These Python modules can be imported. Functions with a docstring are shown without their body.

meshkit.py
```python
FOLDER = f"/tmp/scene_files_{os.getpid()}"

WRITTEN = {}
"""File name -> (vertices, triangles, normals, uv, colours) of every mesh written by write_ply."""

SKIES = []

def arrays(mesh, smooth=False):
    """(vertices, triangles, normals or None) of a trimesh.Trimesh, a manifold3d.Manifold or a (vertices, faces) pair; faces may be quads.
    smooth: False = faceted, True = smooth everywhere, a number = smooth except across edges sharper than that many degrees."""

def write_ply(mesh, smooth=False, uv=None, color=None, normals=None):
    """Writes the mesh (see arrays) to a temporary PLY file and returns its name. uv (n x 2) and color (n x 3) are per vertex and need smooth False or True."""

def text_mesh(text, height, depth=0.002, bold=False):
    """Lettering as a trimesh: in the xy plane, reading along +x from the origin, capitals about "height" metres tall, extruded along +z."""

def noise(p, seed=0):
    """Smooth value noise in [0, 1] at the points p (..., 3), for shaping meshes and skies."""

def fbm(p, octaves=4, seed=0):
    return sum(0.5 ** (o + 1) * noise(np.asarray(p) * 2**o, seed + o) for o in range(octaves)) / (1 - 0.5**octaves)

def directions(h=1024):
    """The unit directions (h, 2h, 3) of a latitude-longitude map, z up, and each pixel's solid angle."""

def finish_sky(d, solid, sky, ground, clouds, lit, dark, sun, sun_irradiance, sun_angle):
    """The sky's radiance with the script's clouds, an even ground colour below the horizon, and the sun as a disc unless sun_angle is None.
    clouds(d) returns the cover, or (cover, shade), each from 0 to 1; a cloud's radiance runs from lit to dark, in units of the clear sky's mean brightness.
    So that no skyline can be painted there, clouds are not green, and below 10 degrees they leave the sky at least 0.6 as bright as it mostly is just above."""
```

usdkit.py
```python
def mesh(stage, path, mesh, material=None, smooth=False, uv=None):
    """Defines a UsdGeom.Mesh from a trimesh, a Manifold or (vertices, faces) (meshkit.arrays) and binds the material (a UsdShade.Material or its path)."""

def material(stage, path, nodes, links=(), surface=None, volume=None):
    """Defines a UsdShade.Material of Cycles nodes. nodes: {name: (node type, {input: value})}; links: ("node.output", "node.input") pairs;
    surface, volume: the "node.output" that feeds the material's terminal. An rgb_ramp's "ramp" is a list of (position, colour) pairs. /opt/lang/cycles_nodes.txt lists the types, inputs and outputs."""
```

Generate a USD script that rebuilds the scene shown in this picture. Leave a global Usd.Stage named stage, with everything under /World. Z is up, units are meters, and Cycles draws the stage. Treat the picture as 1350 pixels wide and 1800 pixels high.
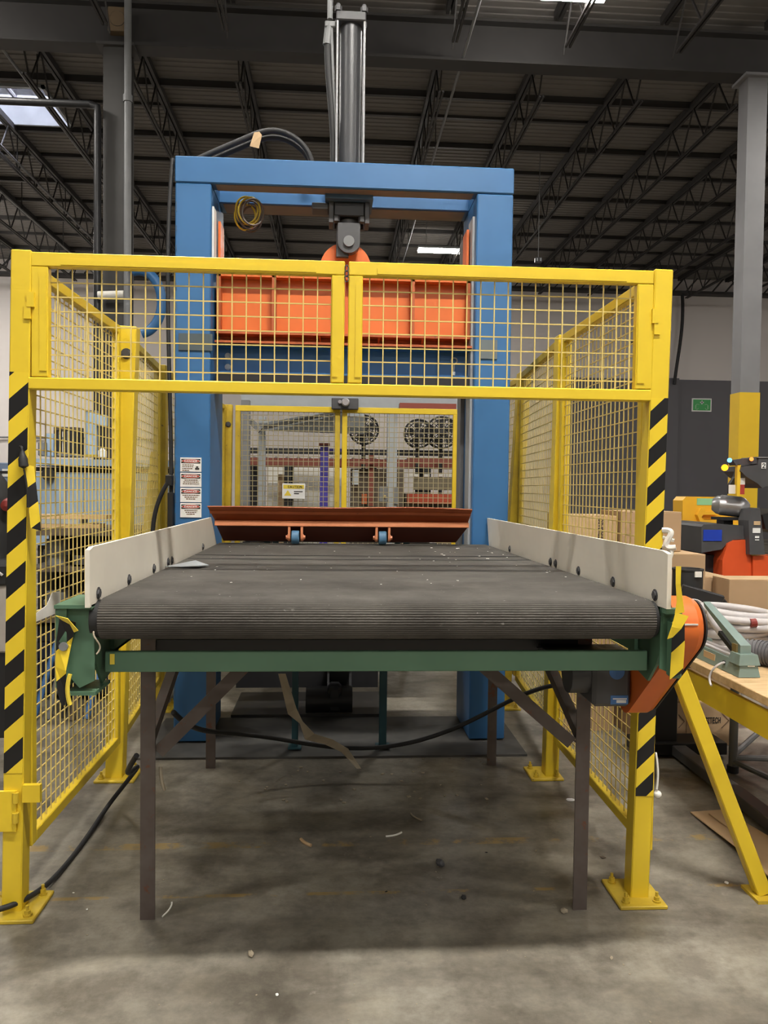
import math, random
import numpy as np, trimesh, usdkit, meshkit
import manifold3d as m3
from shapely.geometry import Polygon
from pxr import Usd, UsdGeom, UsdLux, UsdShade, Gf, Sdf

random.seed(7)
RNG = np.random.default_rng(7)
stage = Usd.Stage.CreateInMemory()
UsdGeom.SetStageUpAxis(stage, UsdGeom.Tokens.z)
UsdGeom.SetStageMetersPerUnit(stage, 1.0)
UsdGeom.Xform.Define(stage, '/World')
UsdGeom.Scope.Define(stage, '/World/Looks')

# ------------------------------------------------------------------ camera
W, H, F = 1350, 1800, 1350.0
YAW, PITCH, ROLL = math.atan(85 / F), math.radians(1.78), 0.012
EYE = np.array([0.0, 0.0, 1.5])
FW = np.array([math.sin(YAW) * math.cos(PITCH), math.cos(YAW) * math.cos(PITCH), -math.sin(PITCH)])
_r = np.array([math.cos(YAW), -math.sin(YAW), 0.0]); _u = np.cross(_r, FW)
RT = _r * math.cos(ROLL) + _u * math.sin(ROLL); UP = -_r * math.sin(ROLL) + _u * math.cos(ROLL)
cam = UsdGeom.Camera.Define(stage, '/World/camera')
cam.CreateHorizontalApertureAttr(36.0); cam.CreateVerticalApertureAttr(48.0); cam.CreateFocalLengthAttr(36.0 * F / W)
cam.CreateClippingRangeAttr(Gf.Vec2f(0.05, 200))
cam.CreateExposureAttr(1.5)
_m = np.eye(4); _m[0, :3], _m[1, :3], _m[2, :3], _m[3, :3] = RT, UP, -FW, EYE
cam.AddTransformOp().Set(Gf.Matrix4d(*_m.ravel().tolist()))

LAMP = 55.0          # emission of the ceiling fixtures' diffusers
SKY = 2.2            # daylight seen through the skylight
COOL, WARM = (1.0, 0.97, 0.92), (1.0, 0.93, 0.82)

def at(px, py, y):
    """The point at depth y (metres along the hall) that the photograph shows at pixel px, py."""
    d = FW + (px - W / 2) / F * RT - (py - H / 2) / F * UP
    return EYE + (y - EYE[1]) / d[1] * d

# ------------------------------------------------------------------ materials
LOOKS = {}
def look(name, nodes, links=(), surface='p.BSDF'):
    if name not in LOOKS:
        LOOKS[name] = usdkit.material(stage, '/World/Looks/' + name, nodes, links, surface=surface)
    return LOOKS[name]

def paint(name, c, rough=0.45, c2=None, scale=6.0, amount=0.5, metallic=0.0, bump=0.0, wear=None, wear_at=0.68, wear_scale=14.0, spec=0.5):
    """Colour with a second tone in soft patches, optional chips of wear and fine relief."""
    c2 = c2 or tuple(v * 0.82 for v in c)
    n = {'g': ('geometry', {}), 'n': ('noise_texture', {'scale': scale, 'detail': 5.0, 'roughness': 0.6}),
         'r': ('rgb_ramp', {'ramp': [(0.5 - amount / 2, c2), (0.5 + amount / 2, c)]}),
         'p': ('principled_bsdf', {'roughness': rough, 'metallic': metallic, 'specular_ior_level': spec})}
    l = [('g.position', 'n.vector'), ('n.fac', 'r.fac')]
    src = 'r.color'
    if wear:
        n['w'] = ('noise_texture', {'scale': wear_scale, 'detail': 8.0, 'roughness': 0.72})
        n['wr'] = ('rgb_ramp', {'ramp': [(wear_at, (0, 0, 0)), (wear_at + 0.03, (1, 1, 1))]})
        n['mx'] = ('mix', {'mix_type': 'mix', 'color2': wear})
        l += [('g.position', 'w.vector'), ('w.fac', 'wr.fac'), ('wr.color', 'mx.fac'), (src, 'mx.color1')]
        src = 'mx.color'
    l.append((src, 'p.base_color'))
    if bump:
        n['bn'] = ('noise_texture', {'scale': 90.0, 'detail': 4.0})
        n['b'] = ('bump', {'strength': bump, 'distance': 0.002})
        l += [('g.position', 'bn.vector'), ('bn.fac', 'b.height'), ('b.normal', 'p.normal')]
    return look(name, n, l)

def plain(name, c, rough=0.5, metallic=0.0, spec=0.5):
    return look(name, {'p': ('principled_bsdf', {'base_color': c, 'roughness': rough, 'metallic': metallic, 'specular_ior_level': spec})})

def glow(name, c, strength):
    return look(name, {'e': ('emission', {'color': c, 'strength': strength})}, surface='e.emission')

def stripes(name, period, slope, phase, black=(0.008, 0.008, 0.009), yellow=(0.80, 0.58, 0.03)):
    return look(name, {
        'g': ('geometry', {}), 's': ('separate_xyz', {}),
        'm': ('math', {'math_type': 'multiply', 'value2': slope}), 'a': ('math', {'math_type': 'subtract'}),
        'o': ('math', {'math_type': 'add', 'value2': phase}), 'd': ('math', {'math_type': 'divide', 'value2': period}),
        'f': ('math', {'math_type': 'fraction'}), 'r': ('rgb_ramp', {'ramp': [(0.0, yellow), (0.5, black)], 'interpolate': False}),
        'p': ('principled_bsdf', {'roughness': 0.38})},
        [('g.position', 's.vector'), ('s.x', 'm.value1'), ('s.z', 'a.value1'), ('m.value', 'a.value2'), ('a.value', 'o.value1'), ('o.value', 'd.value1'),
         ('d.value', 'f.value1'), ('f.value', 'r.fac'), ('r.color', 'p.base_color')])

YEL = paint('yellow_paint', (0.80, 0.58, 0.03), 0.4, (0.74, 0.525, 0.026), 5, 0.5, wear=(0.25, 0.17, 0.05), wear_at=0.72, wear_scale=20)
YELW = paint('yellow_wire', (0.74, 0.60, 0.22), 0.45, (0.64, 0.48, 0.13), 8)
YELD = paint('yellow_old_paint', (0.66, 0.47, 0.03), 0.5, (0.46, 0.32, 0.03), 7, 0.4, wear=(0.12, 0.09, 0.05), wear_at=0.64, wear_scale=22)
BLUE = paint('blue_paint', (0.036, 0.148, 0.345), 0.45, (0.031, 0.128, 0.30), 3, 0.5, wear=(0.16, 0.24, 0.36), wear_at=0.70, wear_scale=9)
BLUD = paint('blue_dull_paint', (0.07, 0.13, 0.22), 0.5, (0.05, 0.10, 0.17), 6)
TEAL = paint('teal_paint', (0.02, 0.085, 0.11), 0.5)
ORA = paint('orange_paint', (0.74, 0.165, 0.027), 0.42, (0.66, 0.14, 0.024), 4, 0.5, wear=(0.35, 0.09, 0.03), wear_at=0.7, wear_scale=12)
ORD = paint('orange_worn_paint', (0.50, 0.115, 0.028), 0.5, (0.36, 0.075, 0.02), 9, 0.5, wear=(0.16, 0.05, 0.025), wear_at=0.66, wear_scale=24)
ORL = paint('orange_faded_paint', (0.76, 0.30, 0.15), 0.5, (0.66, 0.24, 0.11), 9)
GRN = paint('green_paint', (0.092, 0.185, 0.115), 0.48, (0.075, 0.155, 0.095), 5, 0.5, wear=(0.10, 0.15, 0.10), wear_at=0.72)
BLK = paint('black_metal', (0.018, 0.018, 0.02), 0.45, (0.012, 0.012, 0.013), 8)
RUB = paint('black_rubber', (0.02, 0.02, 0.021), 0.6)
GRY = paint('grey_paint', (0.22, 0.225, 0.23), 0.5, (0.18, 0.185, 0.19), 5)
LGR = paint('light_grey_paint', (0.42, 0.45, 0.47), 0.5, (0.36, 0.39, 0.41), 5)
DGR = paint('dark_grey_metal', (0.075, 0.075, 0.08), 0.5, (0.055, 0.055, 0.058), 6)
IRON = paint('rusty_angle_iron', (0.12, 0.098, 0.088), 0.6, (0.085, 0.062, 0.052), 12, 0.5, wear=(0.14, 0.055, 0.03), wear_at=0.6, wear_scale=18)
STEEL = paint('polished_steel', (0.55, 0.55, 0.56), 0.30, (0.46, 0.46, 0.47), 14, metallic=0.75)
APR = paint('apron_brown_orange', (0.36, 0.085, 0.02), 0.6, (0.28, 0.06, 0.016), 9, wear=(0.10, 0.035, 0.015), wear_at=0.66, wear_scale=24)
DUSTY = paint('dusty_bare_steel', (0.20, 0.19, 0.165), 0.6, (0.15, 0.145, 0.13), 6)
BASEP = paint('dusty_base_plate', (0.11, 0.105, 0.095), 0.7, (0.05, 0.05, 0.05), 5)
OILY = paint('oily_tray', (0.012, 0.012, 0.012), 0.5, (0.03, 0.028, 0.026), 9)
CYL = paint('cylinder_steel', (0.05, 0.051, 0.055), 0.36, (0.045, 0.046, 0.05), 10)
UHMW = paint('white_plastic_board', (0.80, 0.755, 0.65), 0.45, (0.70, 0.655, 0.56), 5, 0.6, wear=(0.42, 0.38, 0.32), wear_at=0.70, wear_scale=8)
CARD = paint('cardboard', (0.42, 0.285, 0.165), 0.8, (0.38, 0.25, 0.14), 6)
CARL = paint('pale_cardboard', (0.55, 0.38, 0.21), 0.8, (0.50, 0.34, 0.19), 6)
INK = plain('print_ink', (0.02, 0.017, 0.015), 0.7)
INKR = plain('faded_print_ink', (0.16, 0.10, 0.06), 0.7)
PAPER = paint('paper', (0.78, 0.76, 0.70), 0.7, (0.70, 0.68, 0.62), 20)
KRAFT = paint('kraft_paper', (0.40, 0.34, 0.25), 0.8, (0.32, 0.27, 0.2), 12)
WHITE = plain('white_print', (0.82, 0.82, 0.80), 0.5)
REDP = plain('red_print', (0.42, 0.045, 0.03), 0.5)
GRNS = plain('green_sign_face', (0.05, 0.40, 0.10), 0.4)
GRNL = plain('pale_green_print', (0.30, 0.62, 0.33), 0.5)
YELP = plain('yellow_print', (0.78, 0.60, 0.06), 0.5)
BLUP = plain('blue_print', (0.06, 0.17, 0.42), 0.5)
BLUS = plain('bright_blue_sticker', (0.015, 0.05, 0.42), 0.35)
WOOD = look('plywood', {'g': ('geometry', {}), 'mp': ('mapping', {'scale': (3, 22, 22)}), 'n': ('noise_texture', {'scale': 2.0, 'detail': 5.0}),
    'r': ('rgb_ramp', {'ramp': [(0.3, (0.50, 0.33, 0.16)), (0.7, (0.66, 0.46, 0.25))]}), 'p': ('principled_bsdf', {'roughness': 0.55})},
    [('g.position', 'mp.vector'), ('mp.vector', 'n.vector'), ('n.fac', 'r.fac'), ('r.color', 'p.base_color')])
SAGE = paint('sage_green_enamel', (0.20, 0.27, 0.245), 0.4, (0.17, 0.235, 0.21), 6)
PLAS = plain('white_hose_plastic', (0.50, 0.47, 0.47), 0.4)
DUCT = plain('grey_duct_fabric', (0.12, 0.115, 0.12), 0.7)
LBLU = paint('light_blue_enamel', (0.38, 0.50, 0.66), 0.5, (0.31, 0.42, 0.57), 3)
PURP = plain('violet_paint', (0.06, 0.045, 0.34), 0.45)
TRO = paint('truck_orange', (0.74, 0.10, 0.025), 0.32, (0.66, 0.085, 0.02), 6, wear=(0.75, 0.30, 0.2), wear_at=0.72, wear_scale=10)
AMB = paint('amber_yellow_body', (0.90, 0.50, 0.03), 0.4, (0.84, 0.45, 0.03), 5)
REDB = paint('red_brown_beam', (0.24, 0.06, 0.035), 0.5, (0.18, 0.045, 0.03), 8)
BROW = paint('brown_clutter', (0.16, 0.12, 0.08), 0.7, (0.08, 0.065, 0.05), 6)
RED = plain('red_plastic', (0.20, 0.02, 0.015), 0.5)

# concrete: grey-brown slab with blotches, wiped streaks, dark stains, pale scuffs and what is left of two yellow lines
def line_mask(k, y0, half, cut):
    n = {f's{k}': ('math', {'math_type': 'subtract', 'value2': y0}), f'a{k}': ('math', {'math_type': 'absolute'}), f'l{k}': ('math', {'math_type': 'less_than', 'value2': half}),
         f'n{k}': ('noise_texture', {'scale': 5.5, 'detail': 6.0, 'roughness': 0.7}), f'c{k}': ('map_range', {'from_min': cut, 'from_max': cut + 0.08, 'clamp': True}),
         f'm{k}': ('math', {'math_type': 'multiply'}), f'x{k}': ('math', {'math_type': 'multiply', 'value2': 0.55}), f'mix{k}': ('mix', {'color2': (0.40, 0.25, 0.05)})}
    l = [('sx.y', f's{k}.value1'), (f's{k}.value', f'a{k}.value1'), (f'a{k}.value', f'l{k}.value1'), ('g.position', f'n{k}.vector'), (f'n{k}.fac', f'c{k}.value'),
         (f'l{k}.value', f'm{k}.value1'), (f'c{k}.result', f'm{k}.value2'), (f'm{k}.value', f'x{k}.value1'), (f'x{k}.value', f'mix{k}.fac')]
    return n, l
_n = {'g': ('geometry', {}), 'sx': ('separate_xyz', {}),
      'n1': ('noise_texture', {'scale': 1.3, 'detail': 8.0, 'roughness': 0.62, 'distortion': 0.1}),
      'r1': ('rgb_ramp', {'ramp': [(0.30, (0.145, 0.130, 0.104)), (0.5, (0.245, 0.222, 0.180)), (0.70, (0.35, 0.32, 0.265))]}),
      'mp': ('mapping', {'scale': (0.8, 2.0, 1.0)}), 'n2': ('noise_texture', {'scale': 1.9, 'detail': 7.0, 'roughness': 0.6, 'distortion': 0.25}),
      'r2': ('rgb_ramp', {'ramp': [(0.36, (0.50, 0.48, 0.46)), (0.56, (1.0, 1.0, 1.0))]}), 'mu': ('mix', {'mix_type': 'multiply', 'fac': 0.8}),
      'n3': ('noise_texture', {'scale': 26.0, 'detail': 6.0, 'roughness': 0.7}), 'r3': ('rgb_ramp', {'ramp': [(0.35, (0.86, 0.86, 0.86)), (0.65, (1.12, 1.12, 1.12))]}),
      'mv': ('mix', {'mix_type': 'multiply', 'fac': 0.8}),
      'n4': ('noise_texture', {'scale': 3.6, 'detail': 9.0, 'roughness': 0.7}), 'r4': ('rgb_ramp', {'ramp': [(0.38, (0.62, 0.60, 0.58)), (0.52, (1.0, 1.0, 1.0)), (0.66, (1.22, 1.2, 1.16))]}), 'm4': ('mix', {'mix_type': 'multiply', 'fac': 0.9}),
      'v': ('noise_texture', {'scale': 7.0, 'detail': 9.0, 'roughness': 0.75}), 'rv': ('rgb_ramp', {'ramp': [(0.63, (0, 0, 0)), (0.72, (0.55, 0.55, 0.55))]}), 'mw': ('mix', {'color2': (0.40, 0.375, 0.325)}),
      'rr': ('rgb_ramp', {'ramp': [(0.3, (0.52, 0.52, 0.52)), (0.7, (0.40, 0.40, 0.40))]}),
      'b': ('bump', {'strength': 0.15, 'distance': 0.003}), 'p': ('principled_bsdf', {'specular_ior_level': 0.35})}
_l = [('g.position', 'sx.vector'), ('g.position', 'n1.vector'), ('n1.fac', 'r1.fac'), ('g.position', 'mp.vector'), ('mp.vector', 'n2.vector'), ('n2.fac', 'r2.fac'),
      ('r1.color', 'mu.color1'), ('r2.color', 'mu.color2'), ('g.position', 'n3.vector'), ('n3.fac', 'r3.fac'), ('mu.color', 'mv.color1'), ('r3.color', 'mv.color2'),
      ('g.position', 'v.vector'), ('v.fac', 'rv.fac'), ('rv.color', 'mw.fac'), ('g.position', 'n4.vector'), ('n4.fac', 'r4.fac'), ('mv.color', 'm4.color1'), ('r4.color', 'm4.color2'), ('m4.color', 'mw.color1'), ('n1.fac', 'rr.fac'), ('rr.color', 'p.roughness'), ('n3.fac', 'b.height'), ('b.normal', 'p.normal')]
_src = 'mw.color'
for k, y0, hw, cut in (('a', 3.20, 0.028, 0.50), ('b', 2.80, 0.011, 0.50)):
    nn, ll = line_mask(k, y0, hw, cut); _n.update(nn); _l += ll + [(_src, f'mix{k}.color1')]; _src = f'mix{k}.color'
CONC = look('concrete', _n, _l + [(_src, 'p.base_color')])
# belt: dark grey rubber with fine ribs across and pale dust
BELT = look('belt_rubber', {'g': ('geometry', {}), 'n': ('noise_texture', {'scale': 3.0, 'detail': 7.0, 'roughness': 0.7}),
    'r': ('rgb_ramp', {'ramp': [(0.35, (0.055, 0.050, 0.044)), (0.65, (0.10, 0.092, 0.081))]}),
    'd': ('noise_texture', {'scale': 55.0, 'detail': 3.0}), 'dr': ('rgb_ramp', {'ramp': [(0.70, (0, 0, 0)), (0.76, (0.6, 0.6, 0.6))]}), 'm': ('mix', {'color2': (0.28, 0.27, 0.25)}),
    'p': ('principled_bsdf', {'roughness': 0.75, 'specular_ior_level': 0.25})},
    [('g.position', 'n.vector'), ('n.fac', 'r.fac'), ('g.position', 'd.vector'), ('d.fac', 'dr.fac'), ('dr.color', 'm.fac'), ('r.color', 'm.color1'), ('m.color', 'p.base_color')])
DECK = paint('dark_roof_deck', (0.205, 0.19, 0.175), 0.8, (0.165, 0.154, 0.143), 1.2, 0.5)
TRUSS = paint('dark_roof_steel', (0.042, 0.039, 0.038), 0.6, (0.033, 0.031, 0.030), 4)
WALLM = paint('white_wall_paint', (0.70, 0.66, 0.64), 0.8, (0.64, 0.60, 0.58), 0.4, 0.6)
WALLG = paint('charcoal_wall_paint', (0.145, 0.142, 0.156), 0.75, (0.13, 0.127, 0.138), 0.6)
COLG = paint('grey_column_paint', (0.27, 0.27, 0.28), 0.55, (0.22, 0.22, 0.23), 2)
COLD = paint('dark_column_paint', (0.07, 0.068, 0.066), 0.6, (0.052, 0.05, 0.048), 3)
SIGNY = paint('safety_yellow', (0.85, 0.56, 0.03), 0.45, (0.80, 0.52, 0.03), 3)

# ------------------------------------------------------------------ mesh helpers
def hull(pts):
    m = m3.Manifold.hull_points(np.asarray(pts, np.float64)).to_mesh()
    return trimesh.Trimesh(np.array(m.vert_properties[:, :3]), np.array(m.tri_verts), process=False)

def bx(x0, x1, y0, y1, z0, z1, c=0.0):
    x0, x1, y0, y1, z0, z1 = min(x0, x1), max(x0, x1), min(y0, y1), max(y0, y1), min(z0, z1), max(z0, z1)
    if c <= 0:
        b = trimesh.creation.box((x1 - x0, y1 - y0, z1 - z0)); b.apply_translation(((x0 + x1) / 2, (y0 + y1) / 2, (z0 + z1) / 2)); return b
    c = min(c, 0.45 * min(x1 - x0, y1 - y0, z1 - z0))
    P = []
    for x, sx in ((x0, 1), (x1, -1)):
        for y, sy in ((y0, 1), (y1, -1)):
            for z, sz in ((z0, 1), (z1, -1)):
                P += [(x + sx * c, y + sy * c, z), (x + sx * c, y, z + sz * c), (x, y + sy * c, z + sz * c)]
    return hull(P)

def frame_of(d, up=(0, 0, 1)):
    d = np.asarray(d, float); d = d / np.linalg.norm(d); up = np.asarray(up, float)
    if abs(d @ up) > 0.98: up = np.array([0, 1.0, 0])
    s = np.cross(d, up); s /= np.linalg.norm(s)
    return d, s, np.cross(s, d)

def bar(p0, p1, w, h, up=(0, 0, 1), c=0.0):
    """A straight bar from p0 to p1, w wide sideways and h high along up."""
    p0, p1 = np.asarray(p0, float), np.asarray(p1, float); d, s, u = frame_of(p1 - p0, up); L = np.linalg.norm(p1 - p0)
    b = bx(-w / 2, w / 2, 0, L, -h / 2, h / 2, c); M = np.eye(4); M[:3, 0], M[:3, 1], M[:3, 2], M[:3, 3] = s, d, u, p0
    b.apply_transform(M); return b

def cyl(p0, p1, r, n=24, r2=None):
    return lathe([(0, 0), (r, 0), (r if r2 is None else r2, 1), (0, 1)], p0, p1, n)

def lathe(profile, p0, p1, n=28):
    """Profile of (radius, fraction of the way from p0 to p1)."""
    p0, p1 = np.asarray(p0, float), np.asarray(p1, float); d, s, u = frame_of(p1 - p0); L = np.linalg.norm(p1 - p0)
    V, Fc = [], []
    a = np.linspace(0, 2 * np.pi, n, endpoint=False)
    for r, t in profile:
        V += [p0 + d * L * t + r * (s * math.cos(x) + u * math.sin(x)) for x in a]
    for i in range(len(profile) - 1):
        for k in range(n):
            q = (i * n + k, i * n + (k + 1) % n, (i + 1) * n + (k + 1) % n, (i + 1) * n + k)
            Fc += [(q[0], q[2], q[1]), (q[0], q[3], q[2])]
    return trimesh.Trimesh(np.array(V), np.array(Fc), process=False)

def spline(pts, n=40):
    from scipy.interpolate import CubicSpline
    pts = np.asarray(pts, float); t = np.concatenate([[0], np.cumsum(np.linalg.norm(np.diff(pts, axis=0), axis=1))])
    return CubicSpline(t, pts)(np.linspace(0, t[-1], n))

def tube(pts, r, n=10, smooth=40):
    P = spline(pts, smooth) if smooth and len(pts) > 2 else np.asarray(pts, float)
    V, Fc, up = [], [], np.array([0.12, 0.31, 0.94])
    for i, p in enumerate(P):
        d = P[min(i + 1, len(P) - 1)] - P[max(i - 1, 0)]; d = d / (np.linalg.norm(d) + 1e-12)
        s = np.cross(d, up); s /= np.linalg.norm(s) + 1e-12; u = np.cross(s, d); up = u
        for k in range(n):
            a = 2 * np.pi * k / n; V.append(p + r * (s * math.cos(a) + u * math.sin(a)))
    for i in range(len(P) - 1):
        for k in range(n):
            a, b, c, d = i * n + k, i * n + (k + 1) % n, (i + 1) * n + (k + 1) % n, (i + 1) * n + k
            Fc += [(a, b, c), (a, c, d)]
    V += [P[0], P[-1]]; e = len(V)
    for k in range(n):
        Fc += [(e - 2, (k + 1) % n, k), (e - 1, (len(P) - 1) * n + k, (len(P) - 1) * n + (k + 1) % n)]
    return trimesh.Trimesh(np.array(V), np.array(Fc), process=False)

def prism(poly, axis, a0, a1, holes=()):
    """Polygon extruded along an axis. axis x: points are (y, z); axis y: (x, z); axis z: (x, y)."""
    m = trimesh.creation.extrude_polygon(Polygon(poly, holes), abs(a1 - a0), engine='earcut'); v = np.array(m.vertices); lo = min(a0, a1)
    if axis == 'x': V = np.stack([v[:, 2] + lo, v[:, 0], v[:, 1]], 1); f = m.faces
    elif axis == 'y': V = np.stack([v[:, 0], v[:, 2] + lo, v[:, 1]], 1); f = m.faces[:, ::-1]
    else: V = np.stack([v[:, 0], v[:, 1], v[:, 2] + lo], 1); f = m.faces
    return trimesh.Trimesh(V, f, process=False)

def cat(*ms):
    L = []
    for m in ms: L += list(m) if isinstance(m, (list, tuple)) else [m]
    return trimesh.util.concatenate(L)

def sheet(pts, faces, t):
    """A thin crumpled sheet with thickness t along its vertex normals."""
    m = trimesh.Trimesh(np.asarray(pts, float), np.asarray(faces), process=False); n = m.vertex_normals
    V = np.vstack([m.vertices + n * t / 2, m.vertices - n * t / 2]); k = len(m.vertices)
    from collections import Counter
    e = [tuple(x) for f in m.faces for x in ((f[0], f[1]), (f[1], f[2]), (f[2], f[0]))]; cnt = Counter(tuple(sorted(x)) for x in e)
    side = [f for a, b in e if cnt[tuple(sorted((a, b)))] == 1 for f in ((a, a + k, b + k), (a, b + k, b))]
    return trimesh.Trimesh(V, np.vstack([m.faces, m.faces[:, ::-1] + k, np.array(side)]), process=False)

def ribbon(left, right, t=0.001):
    n = len(left); f = []
    for i in range(n - 1): f += [(i, i + 1, n + i + 1), (i, n + i + 1, n + i)]
    return sheet(list(left) + list(right), f, t)

def text(s, h, origin, right, up, depth=0.0012, bold=True, width=None, squeeze=1.0):
    """Raised lettering: origin is its lower left corner; it reads along right. width fits it to a length."""
    m = meshkit.text_mesh(s, h, depth, bold); v = np.array(m.vertices); v[:, 0] -= v[:, 0].min()
    v[:, 0] *= (width / v[:, 0].max()) if width else squeeze
    right, up = np.asarray(right, float), np.asarray(up, float); out = np.cross(right, up)
    return trimesh.Trimesh(np.asarray(origin) + v[:, :1] * right + v[:, 1:2] * up + v[:, 2:] * out, m.faces, process=False)

# ------------------------------------------------------------------ scene helpers
USED = {}
def numbered(parent, name):
    k = USED.get((parent, name), 0); USED[(parent, name)] = k + 1
    return name if k == 0 else f'{name}_{k:03d}'

def keys(p, **kw):
    for k, v in kw.items():
        if v: p.SetCustomDataByKey(k, v)

class Thing:
    """An Xform at the thing's base; part() adds a mesh given in world metres as its child."""
    def __init__(self, name, label, category, base=(0, 0, 0), group=None, kind=None):
        self.base = np.asarray(base, float); self.path = '/World/' + numbered('/World', name)
        x = UsdGeom.Xform.Define(stage, self.path); x.AddTranslateOp().Set(Gf.Vec3d(*map(float, base)))
        keys(x.GetPrim(), label=label, category=category, group=group, kind=kind)
    def part(self, name, mesh, mat, under=None, label=None, smooth=False, kind=None):
        mesh = cat(mesh) if isinstance(mesh, (list, tuple)) else mesh.copy(); mesh.apply_translation(-self.base)
        par = under or self.path; path = par + '/' + numbered(par, name)
        p = usdkit.mesh(stage, path, mesh, mat, smooth=smooth).GetPrim(); keys(p, label=label, kind=kind)
        return path

def single(name, mesh, mat, label, category, smooth=False, group=None, kind=None):
    path = '/World/' + numbered('/World', name)
    mesh = cat(mesh) if isinstance(mesh, (list, tuple)) else mesh
    p = usdkit.mesh(stage, path, mesh, mat, smooth=smooth).GetPrim(); keys(p, label=label, category=category, group=group, kind=kind)
    return path

def bolt(p, d, r=0.012, h=0.008):
    p, d = np.asarray(p, float), np.asarray(d, float); return cat(cyl(p, p + d * h * 0.35, r * 1.35, 14), cyl(p + d * h * 0.3, p + d * h, r, 6))

# ================================================================== THE HALL
CEIL = 8.25
X0, X1, Y0, Y1 = -15.0, 17.0, -20.0, 24.0
single('floor', bx(X0, X1, Y0, Y1, -0.2, 0.0), CONC, 'stained grey-brown concrete warehouse floor', 'floor', kind='structure')
# corrugated roof deck with the skylight's opening
SKX0, SKX1, SKY0, SKY1 = -6.55, -5.0, 13.55, 15.0
def deck(x0, x1, y0, y1):
    n = max(2, int(round((y1 - y0) / 0.15))); ys, zs = [], []
    for i in range(n):
        a = y0 + (y1 - y0) * i / n; w = (y1 - y0) / n
        ys += [a, a + 0.42 * w, a + 0.5 * w, a + 0.92 * w]; zs += [0, 0, 0.014, 0.014]
    ys.append(y1); zs.append(0)
    V = [(x, y, CEIL + z) for x in (x0, x1) for y, z in zip(ys, zs)]; k = len(ys)
    f = [q for i in range(k - 1) for q in ((i, i + k, i + k + 1), (i, i + k + 1, i + 1))]
    return trimesh.Trimesh(np.array(V), np.array(f)[:, ::-1], process=False)
roof = cat(bx(X0, X1, Y0, SKY0, CEIL + .05, CEIL + .3), bx(X0, X1, SKY1, Y1, CEIL + .05, CEIL + .3), bx(X0, SKX0, SKY0, SKY1, CEIL + .05, CEIL + .3), bx(SKX1, X1, SKY0, SKY1, CEIL + .05, CEIL + .3),
           deck(X0, X1, 7.0, SKY0), deck(X0, X1, SKY1, Y1), deck(X0, SKX0, SKY0, SKY1), deck(SKX1, X1, SKY0, SKY1))
single('ceiling', roof, DECK, 'dark corrugated metal roof deck over the hall', 'ceiling', kind='structure')
t = Thing('wall_back', 'white back wall with charcoal lower part on the right', 'wall', (0, Y1, 0), kind='structure')
t.part('upper_wall', bx(X0, X1, Y1, Y1 + .3, 0, CEIL + .3), WALLM)
t.part('lower_panel', bx(6.9, X1, Y1 - .03, Y1 - .002, 0, 5.07), WALLG, label='charcoal painted lower part of the wall')
t.part('pilaster', bx(10.45, 10.85, Y1 - .12, Y1 - .03, 0, 5.1), WALLG)
single('wall_left', bx(X0 - .3, X0, Y0, Y1, 0, CEIL + .3), WALLM, 'white left side wall of the hall', 'wall', kind='structure')
single('wall_right', bx(X1, X1 + .3, Y0, Y1, 0, CEIL + .3), WALLM, 'white right side wall of the hall', 'wall', kind='structure')
single('wall_front', bx(X0, X1, Y0 - .3, Y0, 0, CEIL + .3), WALLM, 'white wall behind the viewer', 'wall', kind='structure')
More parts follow.
